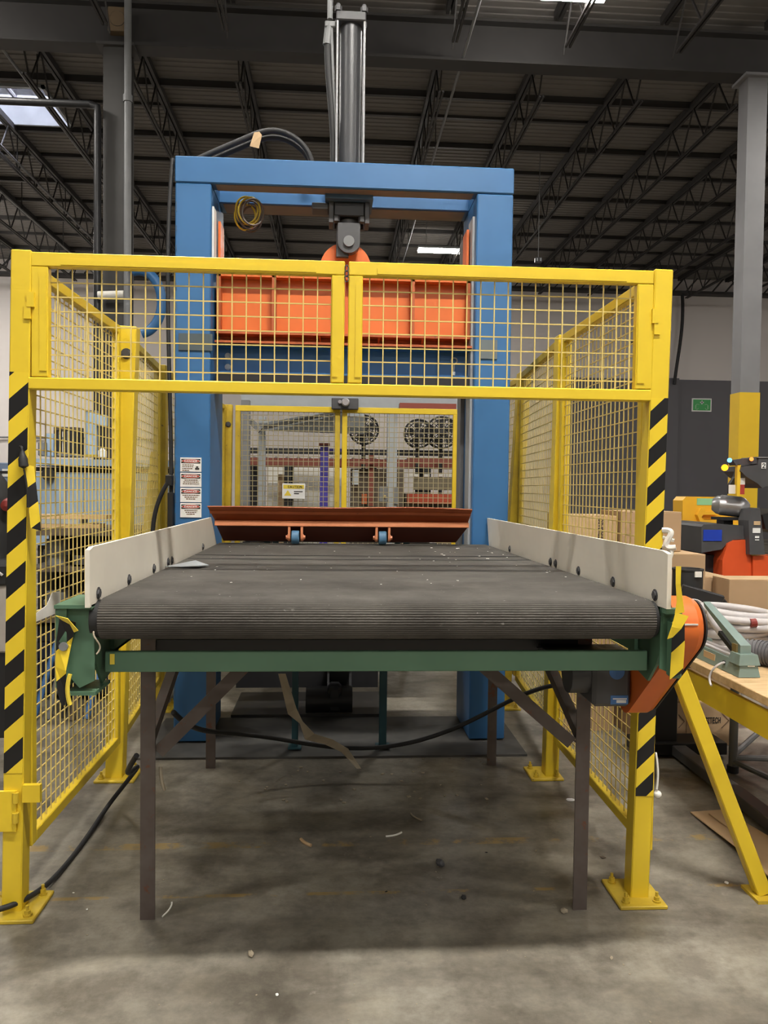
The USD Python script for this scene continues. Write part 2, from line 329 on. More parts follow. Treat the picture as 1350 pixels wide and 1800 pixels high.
single('trim_1', cat(bx(X0, X1, Y1 - .35, Y1 - .02, 7.72, 7.80), [bar((x, Y1 - .34, 7.8), (x + .35, Y1 - .30, 8.2), .07, .03) for x in np.arange(X0 + .3, X1 - .6, .42)]), TRUSS,
       'slanted dark slatted ledge along the top of the back wall', 'ledge', kind='structure')
# skylight
t = Thing('window_1', 'bright skylight in the dark roof at the upper left', 'skylight', (SKX0, SKY0, CEIL), kind='structure')
t.part('curb', [bx(SKX0, SKX0 + .05, SKY0, SKY1, CEIL - .05, CEIL + .45), bx(SKX1 - .05, SKX1, SKY0, SKY1, CEIL - .05, CEIL + .45), bx(SKX0, SKX1, SKY0, SKY0 + .05, CEIL - .05, CEIL + .45), bx(SKX0, SKX1, SKY1 - .05, SKY1, CEIL - .05, CEIL + .45)], LGR)
for i in (1, 2): t.part('glazing_bar', bx(SKX0, SKX1, SKY0 + (SKY1 - SKY0) * i / 3 - .02, SKY0 + (SKY1 - SKY0) * i / 3 + .02, CEIL + .40, CEIL + .45), GRY)
for i in (1, 2): t.part('glazing_bar', bx(SKX0 + (SKX1 - SKX0) * i / 3 - .02, SKX0 + (SKX1 - SKX0) * i / 3 + .02, SKY0, SKY1, CEIL + .40, CEIL + .45), GRY)
PANE = look('skylight_pane', {'t': ('transparent_bsdf', {'color': (0.95, 0.95, 1.0)}), 'g': ('glossy_bsdf', {'roughness': 0.1}), 'f': ('fresnel', {'IOR': 1.45}), 'm': ('mix_closure', {})},
            [('f.fac', 'm.fac'), ('t.BSDF', 'm.closure1'), ('g.BSDF', 'm.closure2')], surface='m.closure')
t.part('pane', bx(SKX0, SKX1, SKY0, SKY1, CEIL + .45, CEIL + .46), PANE)
dome = UsdLux.DomeLight.Define(stage, '/World/sky'); dome.CreateIntensityAttr(SKY); dome.CreateColorAttr(Gf.Vec3f(0.93, 0.93, 1.0))

# girder and columns
t = Thing('roof_girder', 'deep dark steel girder crossing the hall under the roof', 'beam', (0, 11, 7.5))
t.part('bottom_flange', bx(X0, X1, 10.86, 11.14, 7.50, 7.54), TRUSS); t.part('web', bx(X0, X1, 10.98, 11.02, 7.54, 8.06), TRUSS); t.part('top_flange', bx(X0, X1, 10.86, 11.14, 8.06, 8.10), TRUSS)
t = Thing('building_column', 'grey square steel column with yellow painted lower half at right', 'column', (5.99, 11, 0))
t.part('shaft', bx(5.85, 6.14, 10.87, 11.13, 0, 7.5), COLG); t.part('yellow_band', bx(5.842, 6.148, 10.862, 11.138, 0, 2.955), SIGNY, label='safety yellow painted lower half'); t.part('cap_plate', bx(5.78, 6.21, 10.8, 11.2, 7.46, 7.5), COLG)
t = Thing('building_column', 'dark steel column behind the left end of the fence', 'column', (-3.05, 11, 0))
t.part('flange', bx(-3.22, -2.88, 10.86, 10.89, 0, 7.5), COLD); t.part('flange', bx(-3.22, -2.88, 11.11, 11.14, 0, 7.5), COLD); t.part('web', bx(-3.06, -3.04, 10.89, 11.11, 0, 7.5), COLD); t.part('cap_plate', bx(-3.3, -2.8, 10.8, 11.2, 7.46, 7.5), COLD)
t = Thing('standpipe', 'tall grey conduit running up beside the dark column', 'pipe', (-2.84, 10.6, 0))
t.part('pipe', cyl((-2.82, 10.6, 0), (-2.82, 10.6, 8.2), .048, 16), GRY, smooth=40)
for z in (2.2, 4.4, 6.6): t.part('coupling', cyl((-2.82, 10.6, z), (-2.82, 10.6, z + .09), .062, 16), GRY, smooth=40)
single('sprinkler_main', cat(tube([(-11, 10.75, 6.62), (-3.35, 10.75, 6.62)], .05, 12, 0), tube([(-3.35, 10.75, 6.62), (-3.26, 10.75, 6.59), (-3.26, 10.75, 6.5), (-3.26, 10.75, .2)], .05, 12, 0)), BLK,
       'black pipe crossing in front of the skylight and dropping beside the dark column', 'pipe', smooth=50)
single('fire_hose_loop', tube([(-2.655 + .30 * math.sin(a), 10.55, 3.95 + .42 * math.cos(a)) for a in np.linspace(-.3, 3.0, 18)], .065, 12), BLUE, 'blue hose bend beside the dark column, seen through the mesh', 'hose', smooth=50)

# open-web joists along the hall
def joist(x, label, y0=7.2, y1=Y1 - .3, zt=8.16, zb=7.44):
    t = Thing('roof_joist', label, 'roof joist', (x, y0, zb), group='open-web roof joists')
    for a in (11.14,):
        for seg0, seg1 in ((y0, 10.84), (a, y1)):
            t.part('top_chord', [bx(x - .06, x - .012, seg0, seg1, zt - .05, zt + .06), bx(x + .012, x + .06, seg0, seg1, zt - .05, zt + .06)], TRUSS)
            t.part('bottom_chord', [bx(x - .04, x - .012, seg0 + .5, seg1 - .5, zb, zb + .035), bx(x + .012, x + .04, seg0 + .5, seg1 - .5, zb, zb + .035)], TRUSS)
    web = []
    for seg0, seg1 in ((y0, 10.84), (11.14, y1)):
        n = int((seg1 - seg0 - .6) / .42); ys = np.linspace(seg0 + .3, seg1 - .3, n + 1)
        for i in range(n): web.append(bar((x, ys[i], zb + .02 if i % 2 else zt - .02), (x, ys[i + 1], zt - .02 if i % 2 else zb + .02), .022, .022))
    t.part('web', web, TRUSS, kind='stuff')
ORDN = ['first', 'second', 'third', 'fourth', 'fifth', 'sixth', 'seventh', 'eighth', 'ninth']
for i in range(7): joist(-1.5 - 1.54 * i, f'{ORDN[i]} open-web roof joist left of the hydraulic cylinder')
for i in range(8): joist(1.52 + 1.53 * i, f'{ORDN[i]} open-web roof joist right of the hydraulic cylinder')
for i, (y, h) in enumerate([(8.6, .09), (9.9, .09), (13.2, .11), (14.02, .05), (15.13, .09), (16.33, .06), (17.62, .09), (18.9, .06), (20.15, .09), (21.4, .06), (22.6, .09)]):
    lab = f'dark roof purlin, {ORDN[i - 2]} one beyond the girder' if i >= 2 else ('dark roof purlin nearest the viewer, at the very top of the picture', 'dark roof purlin just short of the deep girder')[i]
    if not (SKY0 < y < SKY1): m = bx(X0, X1, y - .035, y + .035, CEIL - h, CEIL + .0)
    else: m = cat(bx(X0, SKX0, y - .035, y + .035, CEIL - h, CEIL), bx(SKX1, X1, y - .035, y + .035, CEIL - h, CEIL))
    single('roof_purlin', m, TRUSS, lab, 'roof purlin', group='roof purlins')
for x, z, y0, lab in ((-4.75, 7.62, 11.3, 'thin grey pipe under the roof passing right of the skylight'), (-6.1, 7.6, 11.3, 'thin grey pipe under the roof passing below the skylight'), (-7.05, 7.6, 11.3, 'thin grey pipe under the roof at the far left below the skylight'),
                  (1.72, 7.55, 7.4, 'thin conduit along the roof right of the hydraulic cylinder')):
    t = Thing('roof_conduit', lab, 'conduit', (x, y0, z))
    t.part('pipe', cyl((x, y0, z), (x, 23.6, z), .022, 8), GRY, smooth=50)
    for y in np.arange(y0 + 1.3, 23, 2.6): t.part('hanger', bx(x - .008, x + .008, y - .008, y + .008, z, CEIL), TRUSS)
single('hanging_cable', tube([(10.75 + .12 * math.sin(z * 1.1), 23.8, z) for z in np.linspace(7.7, 4.9, 9)], .05, 8), RUB, 'thick black cable hanging down the white wall above the charcoal panel', 'cable', smooth=50)
single('hanging_cable', tube([(9.5, 23.8, 7.75), (10.05, 23.93, 7.1), (10.15, 23.95, 6.6), (9.8, 23.95, 6.3), (9.3, 23.95, 6.2)], .03, 8), RUB, 'thin black cable loop on the wall right of the fence post', 'cable', smooth=50)

t = Thing('horn_speaker', 'brown square horn box fixed at the top of the dark column', 'speaker', (-3.05, 10.72, 7.7))
c = at(207, 34, 10.74); t.part('case', bx(c[0] - .13, c[0] + .13, 10.72, 10.855, c[2] - .16, c[2] + .16, .01), paint('brown_case', (.16, .11, .06), .6)); t.part('horn', lathe([(.10, 0), (.105, .1), (.03, .9), (.02, .95)], (c[0], 10.715, c[2]), (c[0], 10.78, c[2]), 24), BLK, smooth=40)
t = Thing('hanging_sensor', 'small sensor on a thin wire hanging right of the blue frame', 'sensor', (3.95, 15.3, 5.6))
c = at(946, 462, 15.3); t.part('wire', cyl((c[0], 15.3, c[2] + .1), (c[0], 15.3, CEIL), .008, 6), GRY); t.part('body', bx(c[0] - .07, c[0] + .07, 15.25, 15.35, c[2], c[2] + .1, .01), DGR); t.part('eye', [bx(c[0] - .05, c[0] - .02, 15.24, 15.25, c[2] + .02, c[2] + .08), bx(c[0] + .02, c[0] + .05, 15.24, 15.25, c[2] + .02, c[2] + .08)], LGR)
# ceiling lamps
def lamp(x, y, z, label, L=1.22, w=.32, k=1.0):
    t = Thing('ceiling_lamp', label, 'lamp', (x, y, z), group=None)
    t.part('housing', bx(x - L / 2, x + L / 2, y - w / 2, y + w / 2, z, z + .06, .01), LGR)
    t.part('diffuser', bx(x - L / 2 + .02, x + L / 2 - .02, y - w / 2 + .02, y + w / 2 - .02, z - .035, z - .001), glow(f'lamp_diffuser_{int(k * 100)}', (1.0, .955, .885), LAMP * k), label='glowing white diffuser')
    for s in (-1, 1): t.part('hanger', cyl((x + s * .4, y, z + .06), (x + s * .4, y, CEIL), .006, 6), GRY)
lamp(2.60, 19.4, 7.5, 'glowing strip lamp far down the hall, under the blue top beam')
lamp(2.62, 9.27, 7.5, 'bright lamp at the top edge of the picture under the roof')
for x, y, lab in ((1.2, .5, 'lamp above and in front of the conveyor end'), (-4.6, .5, 'lamp over the floor left of the viewer'), (7.0, .5, 'lamp over the floor right of the viewer'), (-5.2, 9.4, 'lamp over the left side behind the fence'), (8.4, 9.4, 'lamp over the aisle right of the yellow column'),
                  (-1.4, 4.2, 'lamp over the safety fence cell'), (1.2, -5.0, 'lamp behind the viewer, middle of the second row'), (-4.6, -5.0, 'lamp behind the viewer, left of the second row'), (7.0, -5.0, 'lamp behind the viewer, right of the second row'), (1.2, -10.0, 'lamp behind the viewer, middle of the third row'), (-4.6, -10.0, 'lamp behind the viewer, left of the third row'), (7.0, -10.0, 'lamp behind the viewer, right of the third row'), (1.2, -15.0, 'lamp behind the viewer in the fourth row'), (-9.6, 18.5, 'lamp near the left end of the back wall'), (-12.0, 20.0, 'lamp in the left back corner'), (14.0, 16.0, 'lamp near the right end of the back wall')):
    lamp(x, y, 7.5, lab, k=2.4 if (x, y) == (1.2, .5) else 1.7 if x < -9 else .8 if y < -3 else 1.0, L=1.8 if (x, y) == (1.2, .5) else 1.22)
# --- sign on the charcoal wall
p = at(1216, 700, 23.96); q = at(1250, 724, 23.96)
t = Thing('first_aid_sign', 'green first aid sign with white cross on the charcoal wall', 'sign', ((p[0] + q[0]) / 2, 23.96, q[2]))
x0, x1, z0, z1 = p[0], q[0], q[2], p[2]; xc = (x0 + x1) / 2; yf = 23.93
t.part('backing', bx(x0, x1, yf + .01, 23.968, z0, z1), WHITE); t.part('green_face', bx(x0 + .04, x1 - .04, yf + .004, yf + .012, z0 + .04, z1 - .04), GRNS)
t.part('cross', [bx(xc - .02, xc + .02, yf, yf + .005, z1 - .19, z1 - .07), bx(xc - .06, xc + .06, yf, yf + .005, z1 - .15, z1 - .11)], WHITE)
for s in (-1, 1):
    t.part('hand', [tube([(xc + s * .20, yf + .003, z0 + .20), (xc + s * .15, yf + .003, z0 + .23), (xc + s * .09, yf + .003, z0 + .21)], .012, 6), tube([(xc + s * .22, yf + .003, z0 + .10), (xc + s * .15, yf + .003, z0 + .07), (xc + s * .11, yf + .003, z0 + .11)], .014, 6), bx(xc + s * .20 - .02, xc + s * .20 + .02, yf, yf + .005, z0 + .1, z0 + .2)], GRNL)

# ================================================================== SAFETY FENCE
def fence_post(label, x0, xt, y, w, d, plate, ztop=2.294, tape=None, cap=True, mat=YEL, fl=None):
    """A square tube post, a little out of plumb: x0 at the floor, xt at the top."""
    t = Thing('fence_post', label, 'post', (x0, y, 0))
    t.part('tube', bar((x0, y, .01), (xt, y, ztop), w, d, (0, 1, 0), .004), mat)
    if plate:
        a, b, c, e = plate
        t.part('base_plate', bx(a, b, c, e, 0, .014, .003), YELD)
        for px in (a + .03, b - .03):
            for py in (c + .03, e - .03): t.part('anchor_bolt', [bolt((px, py, .014), (0, 0, 1), .011, .02), cyl((px, py, .014), (px, py, .05), .006, 8)], YELD)
    if tape:
        z0, z1, m = tape
        xa, xb = x0 + (xt - x0) * z0 / ztop, x0 + (xt - x0) * z1 / ztop
        t.part('hazard_tape', bar((xa, y - d / 2 - .0012, z0), (xb, y - d / 2 - .0012, z1), w * .93, .0016, (0, 1, 0)), m, label='black and yellow striped hazard tape')
    return t

TAPEL = stripes('hazard_stripes_left', 0.150, 0.90, 9.96); TAPER = stripes('hazard_stripes_right', 0.1345, 0.95, 10.04)
t = fence_post('yellow fence post at far left with long hazard tape', -1.112, -1.073, 2.735, .068, .07, (-1.21, -1.015, 2.64, 2.84), tape=(.50, 1.88, TAPEL))
t.part('hinge_bracket', [bx(-1.155, -1.09, 2.688, 2.70, .30, .44), bx(-1.07, -1.01, 2.69, 2.71, .40, .46)], YEL)
for z in (.33, .40): t.part('hinge_knuckle', cyl((-1.092, 2.69, z), (-1.092, 2.69, z + .035), .011, 10), YELD)
t.part('hinge_bracket', [bx(-1.052, -1.028, 2.692, 2.71, 2.10, 2.15), bx(-1.062, -1.04, 2.694, 2.71, 2.06, 2.11)], YEL)
fl = [(-1.062, 2.69, 1.57), (-1.052, 2.685, 1.50), (-1.042, 2.682, 1.42), (-1.036, 2.682, 1.35)]
t.part('loose_tape_end', ribbon(fl, [(x + .03, y + .012, z - .01) for x, y, z in fl]), stripes('hazard_stripes_flap', .15, .9, 10.02), label='torn end of hazard tape hanging loose')
t.part('bulb_hook', lathe([(0, 0), (.006, .02), (.010, .25), (.015, .45), (.0155, .85), (0, 1)], (-1.06, 2.675, 1.612), (-1.054, 2.672, 1.55), 16), RUB, label='black cable grip hooked on the post', smooth=50)
t.part('cord', tube([(-1.075, 2.69, 1.625), (-1.065, 2.68, 1.625), (-1.06, 2.675, 1.61)], .004, 6), RUB)
t.part('cord', tube([(-1.054, 2.672, 1.55), (-1.046, 2.68, 1.47), (-1.047, 2.685, 1.42)], .003, 6), RUB)
t = fence_post('yellow fence post at right front with hazard tape, beside the orange chain guard', 1.125, 1.163, 2.735, .068, .07, (1.03, 1.205, 2.64, 2.84), tape=(.39, 1.835, TAPER))
t.part('side_plate', bx(1.165, 1.185, 2.74, 2.80, .17, .78), YEL)
t.part('hinge_bracket', [bx(1.12, 1.142, 2.692, 2.71, 2.10, 2.15), bx(1.128, 1.15, 2.694, 2.71, 2.06, 2.11)], YEL)
t.part('torn_tape', [tube([(1.172, 2.70, .55), (1.176, 2.69, .5), (1.172, 2.685, .42)], .004, 6), trimesh.creation.icosphere(2, .014).apply_translation((1.178, 2.69, .40))], PAPER, label='torn pale tape end')
cr = [tube([(1.178, 2.70, 1.36), (1.20, 2.68, 1.35), (1.185, 2.685, 1.31), (1.215, 2.67, 1.30)], .011, 7), tube([(1.18, 2.70, 1.30), (1.195, 2.68, 1.26), (1.185, 2.69, 1.23), (1.205, 2.685, 1.235)], .010, 7), tube([(1.18, 2.70, 1.335), (1.21, 2.675, 1.325)], .007, 6)]
t.part('crumpled_tape', cr, PAPER, label='crumpled white tape stuck to the post edge', smooth=50)
t = fence_post('yellow fence post with dark bolt, second on the left side', -1.112, -1.045, 3.97, .086, .08, (-1.20, -1.0, 3.89, 4.07))
t.part('bolt', bolt((-1.05, 3.93, 2.155), (0, -1, 0), .02, .016), DGR)
t = fence_post('yellow fence post with dark bolt, second on the right side', 1.135, 1.162, 3.92, .07, .08, (1.02, 1.19, 3.85, 4.03))
t.part('bolt', bolt((1.162, 3.88, 2.13), (0, -1, 0), .02, .016), DGR); t.part('side_plate', bx(1.17, 1.21, 3.93, 3.94, .3, 2.2), YEL)
t.part('bolt', bolt((1.13, 3.88, .62), (0, -1, 0), .02, .016), DGR)
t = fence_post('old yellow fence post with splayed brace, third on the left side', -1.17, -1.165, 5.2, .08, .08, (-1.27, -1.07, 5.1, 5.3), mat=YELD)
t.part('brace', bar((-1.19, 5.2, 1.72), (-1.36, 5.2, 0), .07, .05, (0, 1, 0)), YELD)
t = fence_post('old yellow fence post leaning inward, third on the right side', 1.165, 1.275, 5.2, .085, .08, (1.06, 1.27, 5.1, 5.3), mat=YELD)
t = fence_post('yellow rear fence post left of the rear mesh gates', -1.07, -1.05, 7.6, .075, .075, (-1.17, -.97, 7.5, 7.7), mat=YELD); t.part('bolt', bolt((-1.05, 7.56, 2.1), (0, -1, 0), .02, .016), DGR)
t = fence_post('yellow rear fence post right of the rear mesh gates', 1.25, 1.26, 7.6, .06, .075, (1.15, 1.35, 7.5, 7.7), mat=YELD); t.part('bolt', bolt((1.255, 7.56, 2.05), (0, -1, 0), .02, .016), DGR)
# slanting brace at the right front
t = Thing('fence_brace', 'yellow slanting brace from the right front post down to the floor', 'brace', (1.6, 2.72, 0))
t.part('tube', bar((1.205, 2.78, 1.02), (1.60, 2.72, .012), .055, .05, (0, 1, 0), .004), YEL); t.part('foot_plate', bx(1.55, 1.72, 2.66, 2.78, 0, .012), YELD); t.part('top_plate', bx(1.179, 1.20, 2.74, 2.80, .98, 1.12), YEL)

def wires(a, b, z0, z1, step=.0495, r=.0021, up=.0495, skip=()):
    """Welded mesh between the plan points a and b: square wires, uprights in front of the level wires."""
    a, b = np.array([*a, 0.0]), np.array([*b, 0.0]); L = np.linalg.norm(b - a); d = (b - a) / L; nrm = np.array([d[1], -d[0], 0]); M = []
    for s in np.arange(step * .6, L, step): p = a + d * s; M.append(bar(p + [0, 0, z0], p + [0, 0, z1], 2 * r, 2 * r, (0, 1, 0)))
    for z in np.arange(z0 + up * .6, z1, up): M.append(bar(a + [0, 0, z] - nrm * 2 * r, b + [0, 0, z] - nrm * 2 * r, 2 * r, 2 * r))
    return cat(M)

def mesh_panel(label, a, b, z0=.2, z1=2.285, w=.042, mat=YEL, wire=YELW, r=.0021, name='mesh_fence'):
    t = Thing(name, label, 'fence panel', (*a, z0))
    A, B = np.array([*a, 0.0]), np.array([*b, 0.0]); d = (B - A) / np.linalg.norm(B - A)
    def v(p, z): return p + np.array([0, 0, z])
    for p in (A + d * w / 2, B - d * w / 2): t.part('stile', bar(v(p, z0), v(p, z1), w, .035, np.cross(d, (0, 0, 1)), .003), mat)
    for z in (z0 + w / 2, z1 - w / 2): t.part('rail', bar(v(A + d * w, z), v(B - d * w, z), .035, w, (0, 0, 1), .003), mat)
    t.part('wire_mesh', wires(a + (B - A)[:2] * 0, b, z0 + .01, z1 - .01, r=r), wire, kind='stuff')
    return t
PA = lambda x, y: np.array([x, y])
t = mesh_panel('mesh fence panel on the left side nearest the viewer', PA(-1.092, 2.79), PA(-1.085, 3.90))
t.part('torn_label', sheet([(-1.082, 2.84, 1.00), (-1.080, 2.95, 1.0), (-1.078, 3.08, 1.0), (-1.078, 3.08, 1.08), (-1.08, 3.0, 1.085), (-1.081, 2.95, 1.045), (-1.082, 2.84, 1.03)], [(0, 1, 5), (0, 5, 6), (1, 2, 4), (2, 3, 4), (1, 4, 5)], .002), PAPER, label='torn pale paper left on the mesh')
mesh_panel('mesh fence panel on the right side nearest the viewer', PA(1.145, 2.79), PA(1.15, 3.86))
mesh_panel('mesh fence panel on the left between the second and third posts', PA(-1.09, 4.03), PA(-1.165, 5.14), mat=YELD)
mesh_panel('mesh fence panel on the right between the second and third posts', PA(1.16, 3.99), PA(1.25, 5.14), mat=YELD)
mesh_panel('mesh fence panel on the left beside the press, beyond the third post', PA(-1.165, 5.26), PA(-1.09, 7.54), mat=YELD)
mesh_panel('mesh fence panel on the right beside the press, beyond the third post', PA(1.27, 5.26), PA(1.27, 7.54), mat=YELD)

# header over the opening: a rail and two hinged mesh panels
t = Thing('header_rail', 'long yellow rail joining the two front posts under the mesh header', 'rail', (0, 2.72, 1.823))
t.part('tube', bx(-1.058, 1.128, 2.70, 2.74, 1.823, 1.864, .004), YEL)
def header(label, x0, x1, sl, sr):
    t = Thing('mesh_gate', label, 'mesh gate', (x0, 2.72, 1.866)); z0, z1 = 1.866, 2.288
    t.part('top_bar', [bx(x0, x1, 2.702, 2.738, 2.240, z1, .003), bx(x0 + .10, x1 - .10, 2.699, 2.703, 2.246, 2.266)], YEL)
    t.part('stile', [bx(x0, x0 + sl, 2.702, 2.738, z0, 2.239, .003), bx(x0 + sl * .5, x0 + sl - .004, 2.699, 2.703, z0 + .02, 2.21)], YEL)
    t.part('stile', [bx(x1 - sr, x1, 2.702, 2.738, z0, 2.239, .003), bx(x1 - sr + .004, x1 - sr * .5, 2.699, 2.703, z0 + .02, 2.21)], YEL)
    t.part('wire_mesh', wires(PA(x0 + sl - .005, 2.726), PA(x1 - sr + .005, 2.726), z0, 2.25, .0494), YELW, kind='stuff')
    return t
header('left mesh header panel above the conveyor opening', -1.041, .024, .056, .046)
t = header('right mesh header panel above the conveyor opening', .037, 1.127, .05, .06)
t.part('chain', [tube([(.03 + .006 * math.cos(a), 2.698 + .003 * math.sin(2 * a), 2.262 - .018 * k + .011 * math.sin(a)) for a in np.linspace(0, 6.28, 13)], .002, 5, 0) for k in range(3)], DGR)

# rear mesh gates
def rear_gate(label, x0, x1, wire):
    t = Thing('rear_gate', label, 'mesh gate', (x0, 7.6, .2))
    for a, b in ((x0, x0 + .05), (x1 - .05, x1)): t.part('stile', bx(a, b, 7.58, 7.62, .2, 2.235, .003), YELD if a < 0 else YEL)
    for z in (.2, 2.235): t.part('rail', bx(x0, x1, 7.58, 7.62, z, z + .055, .003), YEL)
    t.part('wire_mesh', wires(PA(x0 + .04, 7.60), PA(x1 - .04, 7.60), .24, 2.25, r=.0033), wire, kind='stuff'); return t
WIRG = paint('dull_wire', (0.42, 0.36, 0.20), 0.5, (0.33, 0.28, 0.15), 9)
t = rear_gate('left rear mesh gate with a caution sign, behind the press', -.985, .035, WIRG)
xs0, xs1, zs0, zs1 = -.525, -.300, 1.385, 1.535
t.part('caution_sign', bx(xs0, xs1, 7.566, 7.576, zs0, zs1, .003), WHITE, label='small white and yellow caution sign')
sg = t.path + '/caution_sign'
t.part('header_band', bx(xs0 + .012, xs1 - .012, 7.5645, 7.5665, zs1 - .052, zs1 - .014), YELP, under=sg)
t.part('lettering', text('CAUTION', .022, (xs0 + .055, 7.5645, zs1 - .044), (1, 0, 0), (0, 0, 1), width=.14), INK, under=sg)
t.part('triangle', prism([(xs0 + .02, zs0 + .03), (xs0 + .09, zs0 + .03), (xs0 + .055, zs0 + .085)], 'y', 7.5645, 7.5665), YELP, under=sg)
t.part('text_lines', [bx(xs0 + .115, xs0 + .115 + w, 7.5645, 7.5665, z, z + .009) for w, z in ((.085, zs0 + .066), (.05, zs0 + .046))], INK, under=sg)
t = rear_gate('right rear mesh gate behind the press', .055, 1.205, WIRG)
t = Thing('gate_lock', 'dark grey lock box with chrome knob on top of the rear gates', 'lock', (.07, 7.55, 2.28))
t.part('body', bx(-.05, .21, 7.50, 7.57, 2.262, 2.37, .006), DGR); t.part('knob', lathe([(0, 0), (.035, 0), (.04, .2), (.04, .8), (.03, 1), (0, 1)], (.085, 7.50, 2.325), (.085, 7.45, 2.325), 24), STEEL, smooth=40)
t.part('knob', lathe([(0, 0), (.018, 0), (.018, 1), (0, 1)], (.03, 7.50, 2.33), (.03, 7.47, 2.33), 18), STEEL, smooth=40)

# ================================================================== PRESS
YF = 4.46
t = Thing('hydraulic_press', 'tall blue steel press frame with danger labels', 'machine frame', (.045, 4.7, 0))
P = t.path
for x0, x1 in ((-.923, -.722), (.800, 1.012)):
    t.part('column', bx(x0, x1, YF, 4.94, 0.02, 3.212, .006), BLUE)
t.part('top_beam', bx(-.925, 1.014, YF - .004, 4.565, 3.214, 3.362, .006), BLUE)
t.part('top_beam', bx(-.925, 1.014, 4.76, 4.94, 3.214, 3.362, .006), BLUE)
for x0, x1 in ((-.925, -.72), (.80, 1.014)): t.part('end_tie', bx(x0, x1, 4.566, 4.759, 3.214, 3.362), BLUE)
t.part('mount_plate', bx(-.08, .20, 4.54, 4.79, 3.185, 3.213), BLUD)
t.part('base_plate', bx(-1.07, 1.09, 4.22, 4.95, 0, .012), BASEP); t.part('drip_tray', bx(-.66, .34, 4.951, 5.5, 0, .03), OILY, label='black oily drip tray')
for a_, b_ in ((4.47, 4.56), (4.77, 4.93)): t.part('underside', bx(-.70, .78, a_, b_, 3.211, 3.2138), DUSTY, label='dusty bare underside of the beam')
t.part('guide_strip', bx(-.722, -.712, 4.50, 4.59, 2.75, 3.1), WHITE, label='pale guide strip'); t.part('guide_strip', bx(-.722, -.708, 4.76, 4.88, 2.75, 3.06), WHITE, label='pale guide strip')
t.part('guide_strip', bx(.786, .800, 4.52, 4.66, 1.1, 3.1), LGR, label='pale guide strip'); t.part('guide_strip', bx(.776, .800, 4.80, 4.93, 1.0, 3.06), GRY)
t.part('weld_seam', [bx(-.917, -.913, YF - .004, YF + .001, z, z + .03 + .05 * RNG.random()) for z in np.arange(.3, 3.15, .11)], BLUD, kind='stuff')
t.part('cover_patch', bx(-.90, -.71, YF - .008, YF - .002, 2.27, 2.365), paint('khaki_patch', (.075, .10, .11), .6), label='dull patch of scraped paint'); t.part('cover_patch', bx(.83, .93, YF - .008, YF - .002, 2.26, 2.37), paint('khaki_patch_pale', (.14, .17, .18), .6), label='dull patch of scraped paint')
ys = YF - .004
for i in range(4):
    p, q = at(317, 804 + 26.7 * i, ys), at(354, 804 + 26.7 * i + 25.5, ys); x0, x1, z0, z1 = p[0], q[0], q[2], p[2]
    s = t.part('danger_label', bx(x0, x1, ys - .002, ys + .003, z0, z1), WHITE, label='white danger label with red oval heading')
    hz0, hz1 = z1 - .033, z1 - .008; xm, zm = (x0 + x1) / 2, (hz0 + hz1) / 2
    t.part('heading_band', bx(x0 + .006, x1 - .006, ys - .003, ys - .001, hz0, hz1), INK, under=s)
    a = np.linspace(0, 2 * np.pi, 28, endpoint=False)
    t.part('oval_rim', prism([(xm + .0525 * math.cos(v), zm + .0115 * math.sin(v)) for v in a], 'y', ys - .0036, ys - .0028), WHITE, under=s)
    t.part('red_oval', prism([(xm + .050 * math.cos(v), zm + .0098 * math.sin(v)) for v in a], 'y', ys - .0043, ys - .0034), REDP, under=s)
    t.part('lettering', text('DANGER', .0105, (xm - .036, ys - .0042, zm - .0053), (1, 0, 0), (0, 0, 1), .0008, width=.072), WHITE, under=s)
    L = []
    for k, frac in enumerate([(.55, .5, .5, .3), (.6, .7, .75), (.78, .6, .45), (.6, .5, .4)][i]):
        wid = (x1 - x0) * frac; xa = x0 + .012 if i == 0 else xm - wid / 2; z = hz0 - .012 - k * .0105; u = xa
        while u < xa + wid:
            w = .006 + .008 * RNG.random(); L.append(bx(u, min(u + w, xa + wid + .002), ys - .003, ys - .001, z, z + .0052)); u += w + .0025
    t.part('text_lines', L, INKR, under=s)
    if i == 0: t.part('pictogram', [bx(x1 - .035, x1 - .012, ys - .003, ys - .001, hz0 - .036, hz0 - .026), bx(x1 - .030, x1 - .017, ys - .003, ys - .001, hz0 - .025, hz0 - .017)], INK, under=s)

t = Thing('press_platen', 'orange ribbed press platen hanging between the blue columns', 'press platen', (.04, 4.7, 2.34))
t.part('face_plate', bx(-.70, .784, 4.63, 4.66, 2.405, 2.722), ORA); t.part('body', bx(-.70, .784, 4.661, 4.90, 2.34, 2.70), ORD)
for x in (-.705, -.385, .02, .43, .765): t.part('rib', bx(x, x + .024, 4.56, 4.628, 2.405, 2.735), ORD)
t.part('top_flange', bx(-.705, .79, 4.56, 4.66, 2.723, 2.737), ORA); t.part('bottom_flange', bx(-.705, .79, 4.55, 4.66, 2.39, 2.404), ORD)
for x in (-.46, -.11, .24, .50): t.part('gusset', prism([(4.56, 2.389), (4.66, 2.389), (4.66, 2.342)], 'x', x, x + .012), ORD)
t.part('lower_plate', bx(-.705, .79, 4.50, 4.66, 2.328, 2.341), ORD)
for x in (-.703, .766): t.part('guide_plate', bx(x, x + .014, 4.60, 4.74, 2.74, 3.05), ORA)
t.part('lug', prism([(.045 + .155 * math.cos(a), 2.826 + .155 * math.sin(a)) for a in np.linspace(-.6, np.pi + .6, 40)], 'y', 4.7, 4.715), ORA, smooth=35, label='round orange lifting lug')
t.part('lug', prism([(.045 + .155 * math.cos(a), 2.826 + .155 * math.sin(a)) for a in np.linspace(-.6, np.pi + .6, 40)], 'y', 4.79, 4.805), ORA, smooth=35, label='round orange lifting lug')
